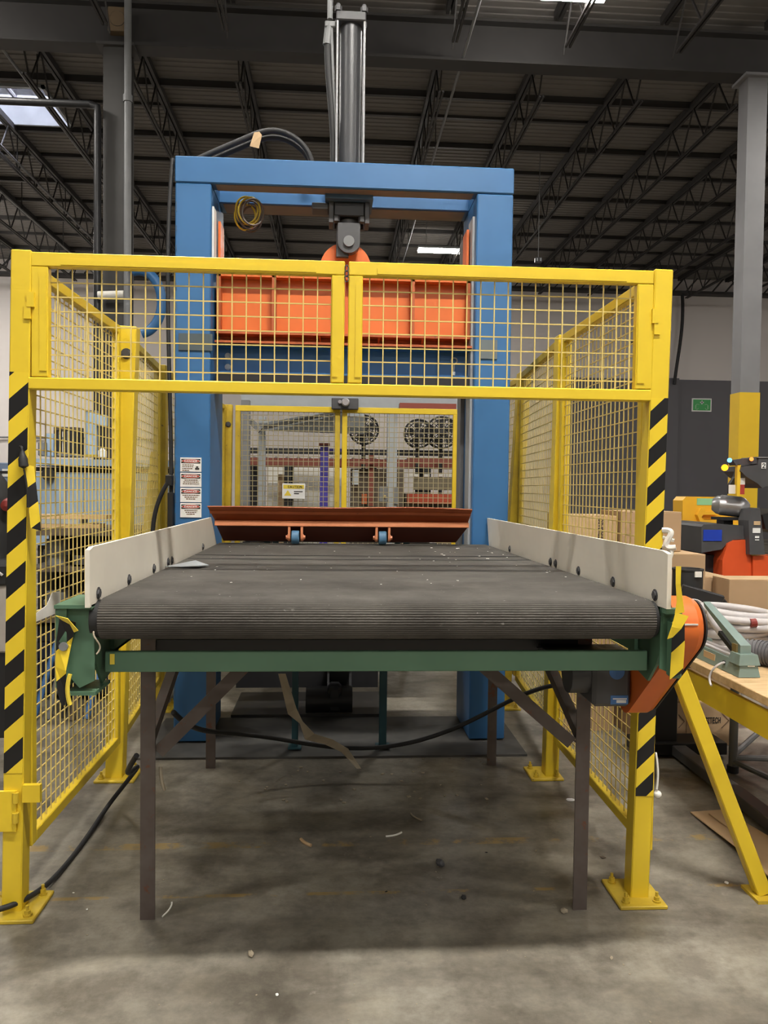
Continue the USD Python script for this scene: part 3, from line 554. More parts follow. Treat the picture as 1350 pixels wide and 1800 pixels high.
t = Thing('press_crosshead', 'blue cross beam under the orange platen', 'beam', (.04, 4.7, 2.15))
t.part('web', bx(-.708, .785, 4.62, 4.65, 2.165, 2.32), BLUE); t.part('top_flange', bx(-.708, .785, 4.54, 4.72, 2.318, 2.327), BLUE); t.part('bottom_flange', bx(-.708, .785, 4.56, 4.70, 2.16, 2.172), BLUE)
t.part('dark_pad', bx(-.708, .785, 4.55, 4.85, 2.105, 2.159), BLK, label='black pressing pad')
for x in (-.63, -.63 + .0): pass
for z in (2.27, 2.205): t.part('bolt', bolt((-.645, 4.62, z), (0, -1, 0), .014, .012), LGR)
t.part('end_cover', bx(.60, .775, 4.612, 4.62, 2.18, 2.30), BLUE)
t.part('hook', [tube([(.70 + .018 * math.cos(a), 4.60, 2.268 + .018 * math.sin(a)) for a in np.linspace(-1.2, 4.4, 16)], .0045, 6, 0), tube([(.70, 4.60, 2.25), (.699, 4.60, 2.225), (.696, 4.60, 2.20)], .006, 6), cyl((.696, 4.60, 2.203), (.696, 4.60, 2.18), .012, 10)], LGR, label='grey hook and shackle')

t = Thing('hydraulic_cylinder', 'long dark steel hydraulic cylinder standing above the blue frame', 'hydraulic cylinder', (.06, 4.68, 3.0))
cx, cy = .062, 4.67
t.part('barrel', cyl((cx, cy, 3.30), (cx, cy, 4.235), .066, 40), CYL, smooth=40)
t.part('head_block', bx(cx - .088, cx + .088, cy - .085, cy + .085, 4.235, 4.29, .006), DGR)
t.part('foot_block', bx(cx - .09, cx + .09, cy - .085, cy + .085, 3.10, 3.184, .006), BLK)
for sx in (-1, 1):
    for sy in (-1, 1):
        t.part('tie_rod', cyl((cx + sx * .079, cy + sy * .072, 3.12), (cx + sx * .079, cy + sy * .072, 4.235), .0075, 12), plain('tie_rod_steel', (.34, .34, .35), .35, .4), smooth=40)
        t.part('tie_rod_nut', cat(cyl((cx + sx * .076, cy + sy * .07, 4.29), (cx + sx * .076, cy + sy * .07, 4.317), .022, 6), cyl((cx + sx * .076, cy + sy * .07, 4.315), (cx + sx * .076, cy + sy * .07, 4.332), .012, 12)), DGR)
        t.part('tie_rod_nut', cyl((cx + sx * .076, cy + sy * .07, 3.10), (cx + sx * .076, cy + sy * .07, 3.07), .022, 6), DGR)
t.part('gland', lathe([(.052, 0), (.058, .1), (.058, .9), (.05, 1)], (cx, cy, 3.05), (cx, cy, 3.10), 28), DGR, smooth=40)
t.part('piston_rod', cyl((cx, cy, 2.98), (cx, cy, 3.10), .038, 28), STEEL, smooth=40)
t.part('clevis', cat(bx(cx - .075, cx - .0, cy - .05, cy - .02, 2.87, 3.06, .004), cyl((cx, cy - .085, 2.955), (cx, cy + .09, 2.955), .001, 8), prism([(cx - .066, 3.065), (cx + .066, 3.065), (cx + .066, 2.955)] + [(cx + .066 * math.cos(a), 2.955 + .066 * math.sin(a)) for a in np.linspace(0, -np.pi, 18)][1:], 'y', cy - .075, cy - .02), bx(cx - .05, cx + .05, cy - .02, cy + .075, 2.99, 3.06)), DGR)
t.part('clevis_pin', cyl((cx, cy - .09, 2.955), (cx, cy + .15, 2.955), .032, 24), GRY, smooth=40)
t.part('port_pipe', [tube([(cx - .125, cy - .02, 4.27), (cx - .125, cy - .02, 5.1)], .017, 10, 0), cyl((cx - .14, cy - .02, 4.12), (cx - .128, cy - .02, 4.24), .026, 12), bx(cx - .155, cx - .088, cy - .045, cy + .015, 4.215, 4.25, .005)], GRY)
t.part('hose', tube([(cx - .135, cy - .02, 4.13), (cx - .128, cy - .02, 3.95), (cx - .105, cy - .02, 3.7), (cx - .10, cy - .02, 3.36)], .022, 12), RUB, smooth=50)
t.part('hose', tube([(cx - .115, cy - .03, 4.22), (cx - .11, cy - .03, 4.1), (cx - .093, cy - .03, 3.8), (cx - .09, cy - .03, 3.37)], .010, 8), GRY, smooth=50)
for v_ in (bx(cx - .22, cx - .122, cy - .07, cy + .03, 3.14, 3.18, .004), bx(cx - .12, cx - .092, cy - .085, cy + .04, 3.06, 3.19, .003), bx(cx + .092, cx + .12, cy - .085, cy + .04, 3.06, 3.19, .003)): t.part('valve_block', v_, DGR)
t = Thing('hydraulic_hoses', 'pair of black hydraulic hoses arching over the blue top beam', 'hose', (-.5, 4.7, 3.362))
for k, (dz, dy) in enumerate(((0, 0), (-.018, .05))):
    t.part('hose', tube([(-.88 + .05 * k, 4.62 + dy, 3.385), (-.70, 4.62 + dy, 3.475 + dz), (-.55, 4.62 + dy, 3.545 + dz), (-.40, 4.62 + dy, 3.595 + dz), (-.25, 4.62 + dy, 3.55 + dz), (-.16, 4.62 + dy, 3.385)], .016, 10), RUB, smooth=50)
single('paper_tag', sheet([(-.523, 4.595, 3.488), (-.470, 4.598, 3.478), (-.452, 4.595, 3.555), (-.468, 4.598, 3.575), (-.498, 4.598, 3.570)], [(0, 1, 2), (0, 2, 3), (0, 3, 4)], .002), CARL, 'buff paper tag tied to the hoses above the blue beam', 'tag')
t = Thing('cable_coil', 'small coil of old yellowish cable hanging under the blue top beam', 'cable coil', (-.53, 4.62, 3.05))
for k in range(7):
    a0 = RNG.random() * 6; rr = .055 + .012 * RNG.random(); ox, oz = .012 * RNG.normal(), .02 * RNG.normal()
    t.part('loop', tube([(-.53 + ox + rr * math.cos(a), 4.60 + .012 * k + .01 * math.sin(2 * a + a0), 3.125 + oz + 1.25 * rr * math.sin(a)) for a in np.linspace(0, 6.28, 22)], .006, 6, 0), YELD if k % 2 else IRON, smooth=50)
t.part('hanger', tube([(-.53, 4.63, 3.21), (-.53, 4.63, 3.16)], .004, 6, 0), IRON)
single('riser_cable', tube([(-.945, 4.50, 3.36), (-.955, 4.49, 3.2), (-.955, 4.49, 2.0), (-.95, 4.49, 1.2)], .012, 8, 60), RUB, 'black cable running down the left edge of the blue frame', 'cable', smooth=50)
t = Thing('limit_switch', 'black limit switch arm on the left edge of the blue frame', 'switch', (-.95, 4.45, 1.3))
t.part('body', bx(-.965, -.93, 4.42, 4.48, 1.50, 1.56, .004), BLK); t.part('lever', tube([(-.95, 4.43, 1.52), (-1.0, 4.43, 1.42), (-1.03, 4.43, 1.30), (-1.03, 4.43, 1.12)], .012, 8), BLK, smooth=50); t.part('box', bx(-.955, -.925, 4.43, 4.48, 1.22, 1.46, .004), BLK)

# orange flared apron with two blue wheels at the far end of the belt
t = Thing('flared_apron', 'long orange flared apron plate across the far end of the belt', 'machine guard', (.04, 4.3, 1.19))
def quadplate(a, b, c, d, th): return sheet([a, b, c, d], [(0, 1, 2), (0, 2, 3)], th)
n = 14; xs = np.linspace(0, 1, n); wav = .006 * np.sin(xs * 9 + 1) * xs
topl = [(-.692 + 1.445 * s, 4.20, 1.391 + w) for s, w in zip(xs, wav)]; midl = [(-.665 + 1.41 * s, 4.295, 1.312) for s in xs]
t.part('flare_plate', ribbon(midl, topl, .006), APR)
t.part('bend', ribbon([(x, y - .003, z) for x, y, z in [(-.684 + 1.433 * s, 4.227, 1.365 + .5 * w) for s, w in zip(xs, wav)]], [(x, y - .001, z - .012) for x, y, z in [(-.683 + 1.430 * s, 4.229, 1.363 + .5 * w) for s, w in zip(xs, wav)]], .004), APR)
t.part('ledge_bar', bx(-.662, .745, 4.25, 4.29, 1.283, 1.312, .003), ORL, label='faded orange ledge bar')
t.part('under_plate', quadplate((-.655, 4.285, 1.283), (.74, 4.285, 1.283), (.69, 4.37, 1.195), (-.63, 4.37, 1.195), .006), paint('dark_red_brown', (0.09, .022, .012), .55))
for x in (-.262, -.192, .222, .292):
    t.part('wheel_bracket', cat(prism([(4.255, 1.283), (4.255, 1.232)] + [(4.278 + .023 * math.cos(a), 1.222 + .023 * math.sin(a)) for a in np.linspace(np.pi, 2 * np.pi, 10)] + [(4.30, 1.283)], 'x', x, x + .013), bolt((x + (.013 if x in (-.192, .292) else 0), 4.278, 1.222), (1 if x in (-.192, .292) else -1, 0, 0), .012, .012)), ORL)
for x in (-.243, .241): t.part('wheel', lathe([(0, 0), (.034, 0), (.038, .1), (.038, .9), (.034, 1), (0, 1)], (x, 4.278, 1.2225), (x + .043, 4.278, 1.2225), 32), paint('blue_wheel', (.10, .23, .38), .5, (.08, .19, .32), 20), smooth=40, label='blue roller wheel')

# machinery deep under the press
t = Thing('lower_drive', 'dark drive unit with small motor under the press, behind the teal uprights', 'machine', (0, 5.3, .02))
t.part('bed', bx(-.66, .30, 5.2, 5.32, .14, 1.05), BLK); t.part('bed', bx(.301, .70, 5.25, 5.32, .30, 1.05), OILY)
t.part('hanger_block', [bx(-.05, .12, 5.0, 5.15, .30, .40, .01), bx(-.045, -.03, 5.02, 5.04, .08, .3), bx(.10, .115, 5.02, 5.04, .08, .3)], DGR)
t.part('motor', [cyl((-.18, 4.98, .12), (.12, 4.98, .12), .085, 20), bx(-.04, .05, 4.90, 5.06, .05, .22, .02)], BLK, smooth=40)
for i, (px0, px1, y) in enumerate(((513, 524, 4.33), (667, 680, 4.33))):
    a, b = at(px0, 1250, y), at(px1, 1250, y)
    single('support_upright', cat(bx(a[0], b[0], y, y + .04, .0205, 1.02, .003), bx(a[0] - .02, b[0] + .02, y - .02, y + .06, .0205, .03)), TEAL, f'teal steel upright under the belt, {"left" if i == 0 else "right"} one of the pair', 'upright')
t = Thing('infeed_bed', 'long dark bed of the rear conveyor inside the press', 'conveyor', (.04, 6.2, 0))
t.part('bed_plate', bx(-.62, .64, 5.34, 7.3, 1.12, 1.16), BLK)
for x in (-.64, .66): t.part('side_rail', bx(x, x + .05, 5.34, 7.3, .9, 1.118), BLK)
for x in (-.58, .56):
    for y in (6.3, 7.2): t.part('leg', bx(x, x + .05, y, y + .05, 0, 1.12), TEAL)

# ================================================================== CONVEYOR
XL, XR, YN, YE = -.657, .938, 2.145, 4.40
def xr(y): return .938 - .0255 * (y - 2.2)   # the belt's right edge runs a little askew
t = Thing('belt_conveyor', 'wide flat belt conveyor with green frame, white side boards and ribbed black belt', 'conveyor', (.14, 2.65, 0))
C = t.path
RR, RC = .057, (2.205, 1.123)
# belt: top run, nose and return run in fine cross ribs
prof = []
for y in np.arange(YE, 2.62, -.03): prof.append((y, 1.18, 0))
for y in np.arange(2.62, RC[0], -.0037): prof.append((y, 1.18, 1))
for a in np.linspace(np.pi / 2, 1.5 * np.pi, 50): prof.append((RC[0] + RR * math.cos(a), RC[1] + RR * math.sin(a), 1))
for y in np.arange(RC[0] + .03, YE, .15): prof.append((y, RC[1] - RR, 0))
pp = np.array([(y, z) for y, z, _ in prof]); tang = np.gradient(pp, axis=0); tang /= np.linalg.norm(tang, axis=1)[:, None] + 1e-9; nor = np.stack([-tang[:, 1], tang[:, 0]], 1) * -1
out = np.array([0 if not r else (.0011 if i % 2 else -.0011) for i, (_, _, r) in enumerate(prof)])
def sag(y, x): return -.004 * math.exp(-((y - 3.6) / .5) ** 2) * math.cos((x - .14) * 1.9)
V, Fc = [], []; k = 9
for i, (y, z) in enumerate(pp):
    for x in np.linspace(XL + .004, xr(y) - .012, k): V.append((x, y + nor[i, 0] * out[i], z + nor[i, 1] * out[i] + (sag(y, x) if z > 1.17 and y > 2.7 else 0)))
for i in range(len(pp) - 1):
    for j in range(k - 1): a = i * k + j; Fc += [(a, a + 1, a + k + 1), (a, a + k + 1, a + k)]
bm = trimesh.Trimesh(np.array(V), np.array(Fc)[:, ::-1], process=False)
t.part('belt', bm, BELT)
t.part('belt_seam', [bar((XL + .01, y, 1.1812 - .001), (xr(y) - .02, y + .02, 1.1812 - .001), .012, .0015) for y in (3.42, 3.60)], RUB, label='dark lacing seam across the belt')
t.part('end_roller', cyl((XL - .02, *RC), (XR + .0, *RC), RR - .004, 36), RUB, smooth=40)
t.part('shaft', cyl((XL - .05, *RC), (1.0, *RC), .018, 16), STEEL, smooth=40)
t.part('slider_bed', bx(XL + .02, .86, 2.42, YE, 1.135, 1.165), BLK)
# side frames
for x, s, nm in ((XL, -1, 'side_frame'), (XR, 1, 'side_frame')):
    xo = x + s * .012
    if s < 0: f = t.part(nm, [bx(x, xo, 2.33, YE, 1.0, 1.168), bx(x, x + s * .06, 2.33, YE, 1.0, 1.008), bx(x, x + s * .06, 2.33, YE, 1.160, 1.168)], GRN)
    else:
        a_, b_ = np.array([xr(2.33) + .006, 2.33, 0]), np.array([xr(YE) + .006, YE, 0])
        f = t.part(nm, [bar(a_ + [0, 0, 1.084], b_ + [0, 0, 1.084], .012, .168), bar(a_ + [.03, 0, 1.004], b_ + [.03, 0, 1.004], .05, .008), bar(a_ + [.03, 0, 1.164], b_ + [.03, 0, 1.164], .05, .008)], GRN)
    t.part('end_plate', prism([(2.16, 1.168), (2.42, 1.168), (2.42, .955), (2.26, .925), (2.20, .99), (2.17, 1.06)], 'x', xo, xo + s * .008), GRN)
t.part('cross_rail', [bx(XL, XR, 2.235, 2.25, .962, 1.022, .002), bx(XL, XR, 2.25, 2.32, .962, .968)], GRN)
t.part('cross_rail_slot', bx(XL + .015, XL + .028, 2.232, 2.236, .985, 1.015), YELP, label='yellow slot in the rail end')
# end brackets that carry the hazard tape
t.part('end_bracket', [prism([(-.665, 1.162), (-.665, .955), (-.705, .935), (-.735, .97), (-.735, 1.162)], 'y', 2.165, 2.172), bx(-.765, -.665, 2.14, 2.35, 1.160, 1.170), bx(-.765, -.735, 2.15, 2.36, .94, 1.16), bx(-.74, -.66, 2.16, 2.30, .915, .925)], GRN, label='bent green end bracket, left')
tl = stripes('hazard_stripes_bracket', .17, .85, 9.955)
lft = [(-.752, 2.146, 1.135), (-.762, 2.150, 1.07), (-.764, 2.148, 1.0), (-.758, 2.143, .935), (-.752, 2.150, .90)]
t.part('torn_tape', [ribbon(lft, [(x + .046 - .008 * i, y + .006 * ((i % 2) * 2 - 1), z - .012) for i, (x, y, z) in enumerate(lft)], .002)], tl, label='torn hazard tape on the left bracket')
t.part('tape_curl', ribbon([(-.758, 2.135, 1.142), (-.725, 2.13, 1.135), (-.70, 2.14, 1.10)], [(-.742, 2.14, 1.128), (-.722, 2.138, 1.118), (-.712, 2.142, 1.095)], .002), YELP, label='curled yellow tape')
t.part('tape_curl', tube([(-.722, 2.14, .98), (-.728, 2.138, .93), (-.722, 2.14, .895)], .006, 6), YELP, label='curled yellow tape')
t.part('tape_hole', [cyl((-.742, 2.143, 1.055), (-.742, 2.149, 1.055), .012, 14)], GRY)
t.part('rag', [tube([(-.662, 2.15, 1.095), (-.652, 2.14, 1.075), (-.645, 2.145, 1.06), (-.652, 2.14, 1.035)], .0025, 6)], KRAFT, label='scrap of tan string')
t.part('end_bracket', [prism([(.945, 1.162), (.945, .985), (.985, .968), (.993, 1.0), (.993, 1.162)], 'y', 2.165, 2.172), bx(.945, .993, 2.13, 2.16, 1.150, 1.164), bx(.963, .993, 2.12, 2.165, .965, 1.13, .006)], GRN, label='bent green end bracket, right')
tr = stripes('hazard_stripes_bracket_right', .155, .9, 9.97)
t.part('torn_tape', [ribbon([(.958, 2.117, 1.13), (.956, 2.113, 1.05), (.954, 2.116, .965)], [(.994, 2.117, 1.14), (.994, 2.113, 1.06), (.992, 2.116, .985)], .002)], tr, label='hazard tape on the right bracket')
CURL = YEL
t.part('tape_curl', ribbon([(.957, 2.10, 1.29), (.957, 2.098, 1.24), (.962, 2.10, 1.19), (.957, 2.10, 1.155)], [(.972, 2.10, 1.29), (.971, 2.098, 1.24), (.980, 2.10, 1.19), (.985, 2.10, 1.16)], .002), CURL, label='crumpled yellow tape on the board end')
t.part('tape_curl', ribbon([(.957, 2.095, 1.16), (.945, 2.092, 1.12), (.935, 2.095, 1.085)], [(.995, 2.095, 1.15), (.972, 2.09, 1.115), (.95, 2.095, 1.09)], .002), CURL, label='crumpled yellow tape on the board end')
# white side boards
for x, s, y1b, y1t in ((-.665, -1, 4.36, 4.16), (.942, 1, 4.38, 4.44)):
    xo = x + s * .013
    pts = [(2.125, 1.165), (y1b, 1.172), (y1t, 1.332), (2.16, 1.329), (2.125, 1.322)]
    bm_ = prism(pts, 'x', x, xo); sk = 0 if s < 0 else .0262; bm_.vertices[:, 0] -= sk * (bm_.vertices[:, 1] - 2.2)
    b = t.part('side_board', bm_, UHMW, label='white plastic side board')
    for y in (2.20, 2.52, 2.86, 3.10 if s < 0 else 3.14, 3.17 if s < 0 else 3.21, 3.9): t.part('bolt', bolt((x - sk * (y - 2.2), y, 1.195), (-s, 0, 0), .013, .006), DGR, under=b)
# legs, braces
def angle(p0, p1, w, s, th=.006):
    p0, p1 = np.asarray(p0, float), np.asarray(p1, float)
    return [bar(p0 + (s * w / 2, 0, 0), p1 + (s * w / 2, 0, 0), w, th, (0, 1, 0)), bar(p0 + (s * th / 2, w / 2, 0), p1 + (s * th / 2, w / 2, 0), th, w, (0, 1, 0))]
for x, s, y in ((-.66, 1, 2.655), (.911, -1, 2.655), (-.675, 1, 4.09), (.885, -1, 4.09)):
    t.part('leg', angle((x, y, 0), (x, y, 1.0), .05, s), IRON)
t.part('knee_brace', angle((-.625, 2.665, .58), (-.30, 2.665, .91), .045, 1), IRON); t.part('knee_brace', angle((.87, 2.665, .60), (.52, 2.665, .90), .045, -1), IRON)
t.part('side_brace', bar((-.64, 2.70, .62), (-.64, 3.7, .99), .035, .04), IRON); t.part('side_brace', bar((.89, 2.70, .62), (.89, 3.7, .99), .035, .04), IRON)
t.part('cross_member', bx(-.65, .90, 2.665, 2.70, .93, .97), BLK)
# orange chain guard and gear motor
def slot(c0, r0, c1, r1, x0, x1):
    c0, c1 = np.array(c0), np.array(c1); pts = [c0 + r0 * np.array([math.cos(a), math.sin(a)]) for a in np.linspace(0, 2 * np.pi, 40)] + [c1 + r1 * np.array([math.cos(a), math.sin(a)]) for a in np.linspace(0, 2 * np.pi, 32)]
    from shapely.geometry import MultiPoint
    return prism(list(MultiPoint(pts).convex_hull.exterior.coords)[:-1], 'x', x0, x1)
g = t.part('chain_guard', hull(np.vstack([slot((2.275, 1.09), .092, (2.57, .808), .07, 1.000, 1.070).vertices, slot((2.275, 1.09), .084, (2.57, .808), .062, 1.000, 1.088).vertices, slot((2.275, 1.09), .066, (2.57, .808), .046, 1.000, 1.096).vertices])), ORA, smooth=20, label='orange teardrop chain guard')
t.part('guard_edge', [slot((2.275, 1.09), .080, (2.57, .808), .058, 1.0965, 1.102)], RUB, under=g, smooth=35)
t.part('guard_seam', bx(1.01, 1.066, 2.182, 2.190, 1.108, 1.112), PAPER, under=g)
t.part('bolt', bolt((1.05, 2.50, .80), (0, -.75, -.65), .010, .008), DGR, under=g)
m = t.part('gear_motor', [bx(.865, .995, 2.50, 2.66, .775, .935, .012), cyl((.80, 2.58, .87), (.87, 2.58, .87), .065, 24), cyl((.99, 2.555, .825), (1.02, 2.555, .825), .03, 16)], DGR, smooth=35, label='dark grey gear motor')
t.part('round_sticker', cyl((.945, 2.4995, .895), (.945, 2.497, .895), .026, 28), BLUP, under=m); t.part('name_plate', bx(.925, .985, 2.4975, 2.4995, .785, .815), BLUP, under=m)
t.part('plate_print', [bx(.932, .98, 2.4965, 2.498, .802, .806), bx(.945, .978, 2.4965, 2.498, .790, .800)], WHITE, under=m)
t.part('mount_bracket', [bx(.72, 1.0, 2.50, 2.66, .935, .955), prism([(.70, .955), (.86, .955), (.86, .86), (.82, .86)], 'y', 2.60, 2.62)], BLK)
single('drooping_cable', tube([(-.62, 3.0, .62), (-.56, 3.4, .42), (-.3, 3.9, .22), (0, 3.95, .155), (.35, 3.95, .165), (.68, 3.95, .27), (.9, 3.9, .40), (1.02, 3.4, .62), (1.0, 3.0, .75), (.93, 2.62, .90)], .011, 8, 70), RUB, 'dark cable drooping under the conveyor from leg to leg', 'cable', smooth=50)

# ================================================================== RIGHT SIDE
def px_rect(px0, py0, px1, py1, y):
    a, b = at(px0, py0, y), at(px1, py1, y); return a[0], b[0], b[2], a[2]
def carton(label, x0, x1, y0, y1, z0, z1, mat=CARD, seam=True):
    t = Thing('cardboard_box', label, 'box', ((x0 + x1) / 2, (y0 + y1) / 2, z0))
    t.part('body', bx(x0, x1, y0, y1, z0, z1 - .004, .003), mat)
    f = .5 * (y1 - y0) - .002
    t.part('flap', bx(x0 + .001, x1 - .001, y0 + .001, y0 + f, z1 - .0038, z1), CARL); t.part('flap', bx(x0 + .001, x1 - .001, y1 - f, y1 - .001, z1 - .0038, z1), CARL)
    return t
BRAND = 'DIVERSITECH'
def arrow(x0, x1, zc, h, y): return [bar((x0, y, zc + h), (x1, y, zc), .002, .004), bar((x0, y, zc - h), (x1, y, zc), .002, .004)]
# first column of cartons, bottom to top
t = carton('printed carton on the floor right of the black stand, lettered face showing', 1.80, 2.072, 4.36, 4.80, 0, .262)
t.part('lettering', text(BRAND, .034, (1.845, 4.3585, .135), (1, 0, 0), (0, 0, 1), .0014, width=.165), INK); t.part('arrow_print', arrow(2.025, 2.06, .150, .04, 4.3582), INKR)
carton('plain carton second from the floor in the stack behind the bench', 1.82, 2.10, 4.36, 4.80, .264, .79)
t = carton('wide carton with upright lettering, under the topmost plain carton', 1.80, 2.21, 4.45, 4.92, .792, 1.127)
t.part('lettering', text(BRAND, .030, (1.955, 4.4485, 1.118), (0, 0, -1), (1, 0, 0), .0014, width=.21), INK); t.part('tape_strip', bx(1.90, 1.918, 4.4487, 4.4497, 1.02, 1.127), CARL)
carton('plain brown carton on top of the stack beside the hazard post', 1.752, 2.135, 4.62, 5.0, 1.129, 1.375)
t = carton('pale carton with upright lettering seen through the right mesh', 1.41, 1.745, 4.66, 5.05, .98, 1.345, CARL)
t.part('lettering', text(BRAND, .028, (1.625, 4.6585, 1.325), (0, 0, -1), (1, 0, 0), .0014, width=.20), INK)
carton('carton under the pale one behind the right mesh, at mid height', 1.41, 1.75, 4.66, 5.05, .49, .978); carton('carton on the floor behind the right mesh', 1.41, 1.75, 4.66, 5.05, 0, .488)
# second column
t = carton('printed carton on the floor at the right edge, second from the black stand', 2.078, 2.345, 4.37, 4.80, 0, .262)
t.part('lettering', text(BRAND, .034, (2.115, 4.3685, .135), (1, 0, 0), (0, 0, 1), .0014, width=.17), INK); t.part('arrow_print', arrow(2.29, 2.335, .150, .045, 4.3682), INKR)
carton('plain carton second from the floor at the right edge', 2.11, 2.42, 4.40, 4.80, .264, .70)
carton('carton with a slanted print line behind the black drum', 2.05 + .17, 2.40, 4.52, 4.90, .702, .985)
carton('plain brown carton at the right edge behind the white hose coil', 2.28, 2.75, 4.30, 4.50, .702, .995)
# black stand with drum head
t = Thing('drum_stand', 'black floor stand with long base beam, drum head and jointed arm', 'machine', (1.88, 4.25, 0))
t.part('column', bx(1.815, 1.945, 4.20, 4.29, .06, .80, .004), BLK)
t.part('base_beam', [bx(1.90, 1.98, 2.98, 4.34, .018, .075, .004)], DGR, label='long dark base beam on the floor'); t.part('base_beam', bx(1.70, 2.22, 4.16, 4.34, .018, .085, .004), BLK)
for x, y in ((1.73, 4.25), (2.19, 4.25), (1.94, 3.02)): t.part('caster', cyl((x - .02, y, .03), (x + .02, y, .03), .03, 16), RUB, smooth=40)
t.part('drum', lathe([(0, .02), (.06, .02), (.078, 0), (.08, .05), (.08, .93), (.084, .95), (.084, 1), (.070, 1), (.066, .9), (0, .88)], (1.955, 4.14, .90), (1.955, 4.14, 1.075), 36), RUB, smooth=40)
t.part('drum_tag', bx(1.955, 1.992, 4.05, 4.062, 1.035, 1.066), PAPER, label='small white tag on the drum')
t.part('arm', [bar((1.86, 4.02, .955), (2.06, 3.96, .90), .05, .10, (0, 0, 1), .006), bar((2.05, 3.96, .92), (2.115, 3.95, .835), .03, .05, (0, 0, 1), .005)], BLK)
t.part('bracket', bx(1.80, 1.92, 4.10, 4.20, .76, .92, .005), BLK)
t.part('joint', [trimesh.creation.icosphere(2, .028).apply_translation((2.115, 3.945, .825)), cyl((2.075, 3.94, .835), (2.155, 3.94, .825), .009, 12)], STEEL, smooth=50)
t.part('wire', tube([(1.80, 3.96, .93), (1.86, 3.955, .925), (1.93, 3.95, .92), (1.965, 3.95, .88), (1.975, 3.95, .80), (1.98, 3.95, .74)], .006, 6), PLAS)
# work bench
t = Thing('work_bench', 'plywood topped bench with yellow steel apron at the right edge', 'bench', (2.0, 3.2, 0))
ZB = .75
t.part('top', bx(1.588, 2.60, 2.25, 4.02, ZB - .035, ZB, .003), WOOD, label='pale plywood top')
t.part('apron', bx(1.605, 1.625, 2.28, 3.98, ZB - .165, ZB - .062), YEL, label='yellow steel apron'); t.part('apron', bx(1.605, 2.58, 3.96, 3.98, ZB - .165, ZB - .062), YEL)
t.part('spacer', [bx(1.65, 2.56, 2.32, 2.38, ZB - .165, ZB - .036), bx(1.65, 2.56, 3.86, 3.92, ZB - .165, ZB - .036)], BLK)
for x, y in ((2.14, 3.95), (2.54, 3.90), (2.54, 2.38)):
    t.part('leg', cyl((x, y, .0), (x, y, ZB - .06), .022, 14), GRY, smooth=40); t.part('foot', cyl((x, y, 0), (x, y, .035), .03, 14), RUB, smooth=40)
t.part('stretcher', [tube([(2.14, 3.95, .06), (2.54, 2.38, .06)], .016, 8, 0), tube([(2.14, 3.95, .08), (2.54, 3.90, .08)], .016, 8, 0), tube([(2.14, 3.95, .09), (2.50, 4.32, .10)], .016, 8, 0)], GRY)
# heat sealer
t = Thing('heat_sealer', 'sage green hand heat sealer with raised arm on the bench', 'heat sealer', (1.68, 3.2, ZB))
def taper(x0, x1, y0, y1, z0, z1, i): return hull([(x0, y0, z0), (x1, y0, z0), (x1, y1, z0), (x0, y1, z0), (x0 + i, y0 + i, z1), (x1 - i, y0 + i, z1), (x1 - i, y1 - i, z1), (x0 + i, y1 - i, z1)])
t.part('base', [taper(1.632, 1.722, 2.985, 3.41, ZB + .002, ZB + .062, .010), taper(1.632, 1.722, 2.985, 3.075, ZB + .05, ZB + .092, .008), taper(1.638, 1.716, 3.36, 3.41, ZB + .05, ZB + .085, .006)], SAGE)
t.part('sealing_bed', [bx(1.65, 1.705, 3.08, 3.36, ZB + .062, ZB + .074, .002), bx(1.668, 1.688, 3.08, 3.36, ZB + .074, ZB + .079)], PLAS)
t.part('arm', hull([(1.655, 3.02, ZB + .125), (1.70, 3.02, ZB + .125), (1.655, 3.02, ZB + .085), (1.70, 3.02, ZB + .085), (1.662, 3.36, ZB + .255), (1.693, 3.36, ZB + .255), (1.662, 3.35, ZB + .235), (1.693, 3.35, ZB + .235)]), SAGE)
t.part('pivot', [bx(1.648, 1.656, 3.04, 3.075, ZB + .08, ZB + .125), bx(1.70, 1.708, 3.04, 3.075, ZB + .08, ZB + .125)], BRASS := paint('dull_brass', (.42, .33, .16), .4, metallic=.7))
t.part('under_bar', bar((1.678, 3.10, ZB + .088), (1.678, 3.22, ZB + .14), .03, .02), RUB); t.part('name_plate', bar((1.6365, 3.19, ZB + .036), (1.6365, 3.29, ZB + .036), .003, .028), CARL)
t.part('side_plate', bx(1.672, 1.70, 2.988, 2.992, ZB + .045, ZB + .050), WHITE)
t.part('cord', tube([(1.640, 3.11, ZB + .035), (1.61, 3.10, ZB + .03), (1.585, 3.12, ZB - .01), (1.578, 3.10, ZB - .06)], .005, 8), PLAS)
t.part('cord_grommet', cyl((1.642, 3.11, ZB + .035), (1.632, 3.11, ZB + .035), .009, 12), RUB)
# coil of white hose and duct
t = Thing('hose_coil', 'coil of white ribbed plastic hose on the bench behind the heat sealer', 'hose coil', (1.95, 3.55, ZB))
for i in range(6):
    r = .175 - .008 * (i % 3); z = ZB + .022 + i * .031; ox, oy = .018 * RNG.normal(), .018 * RNG.normal()
    t.part('turn', tube([(1.95 + ox + r * math.cos(a), 3.55 + oy + r * .9 * math.sin(a), z + .012 * math.sin(a + i)) for a in np.linspace(0, 6.283, 30)], .019, 10, 60), PLAS, smooth=50)
t.part('end', tube([(1.80, 3.46, ZB + .10), (1.76, 3.42, ZB + .13), (1.75, 3.45, ZB + .17), (1.79, 3.50, ZB + .19)], .019, 10), PLAS, smooth=50)
t.part('red_mark', cyl((1.90, 3.388, ZB + .152), (1.925, 3.385, ZB + .154), .0205, 12), RED)
t = Thing('duct_hose', 'dark grey flexible duct lying at the right edge of the bench', 'hose', (1.9, 3.1, ZB))
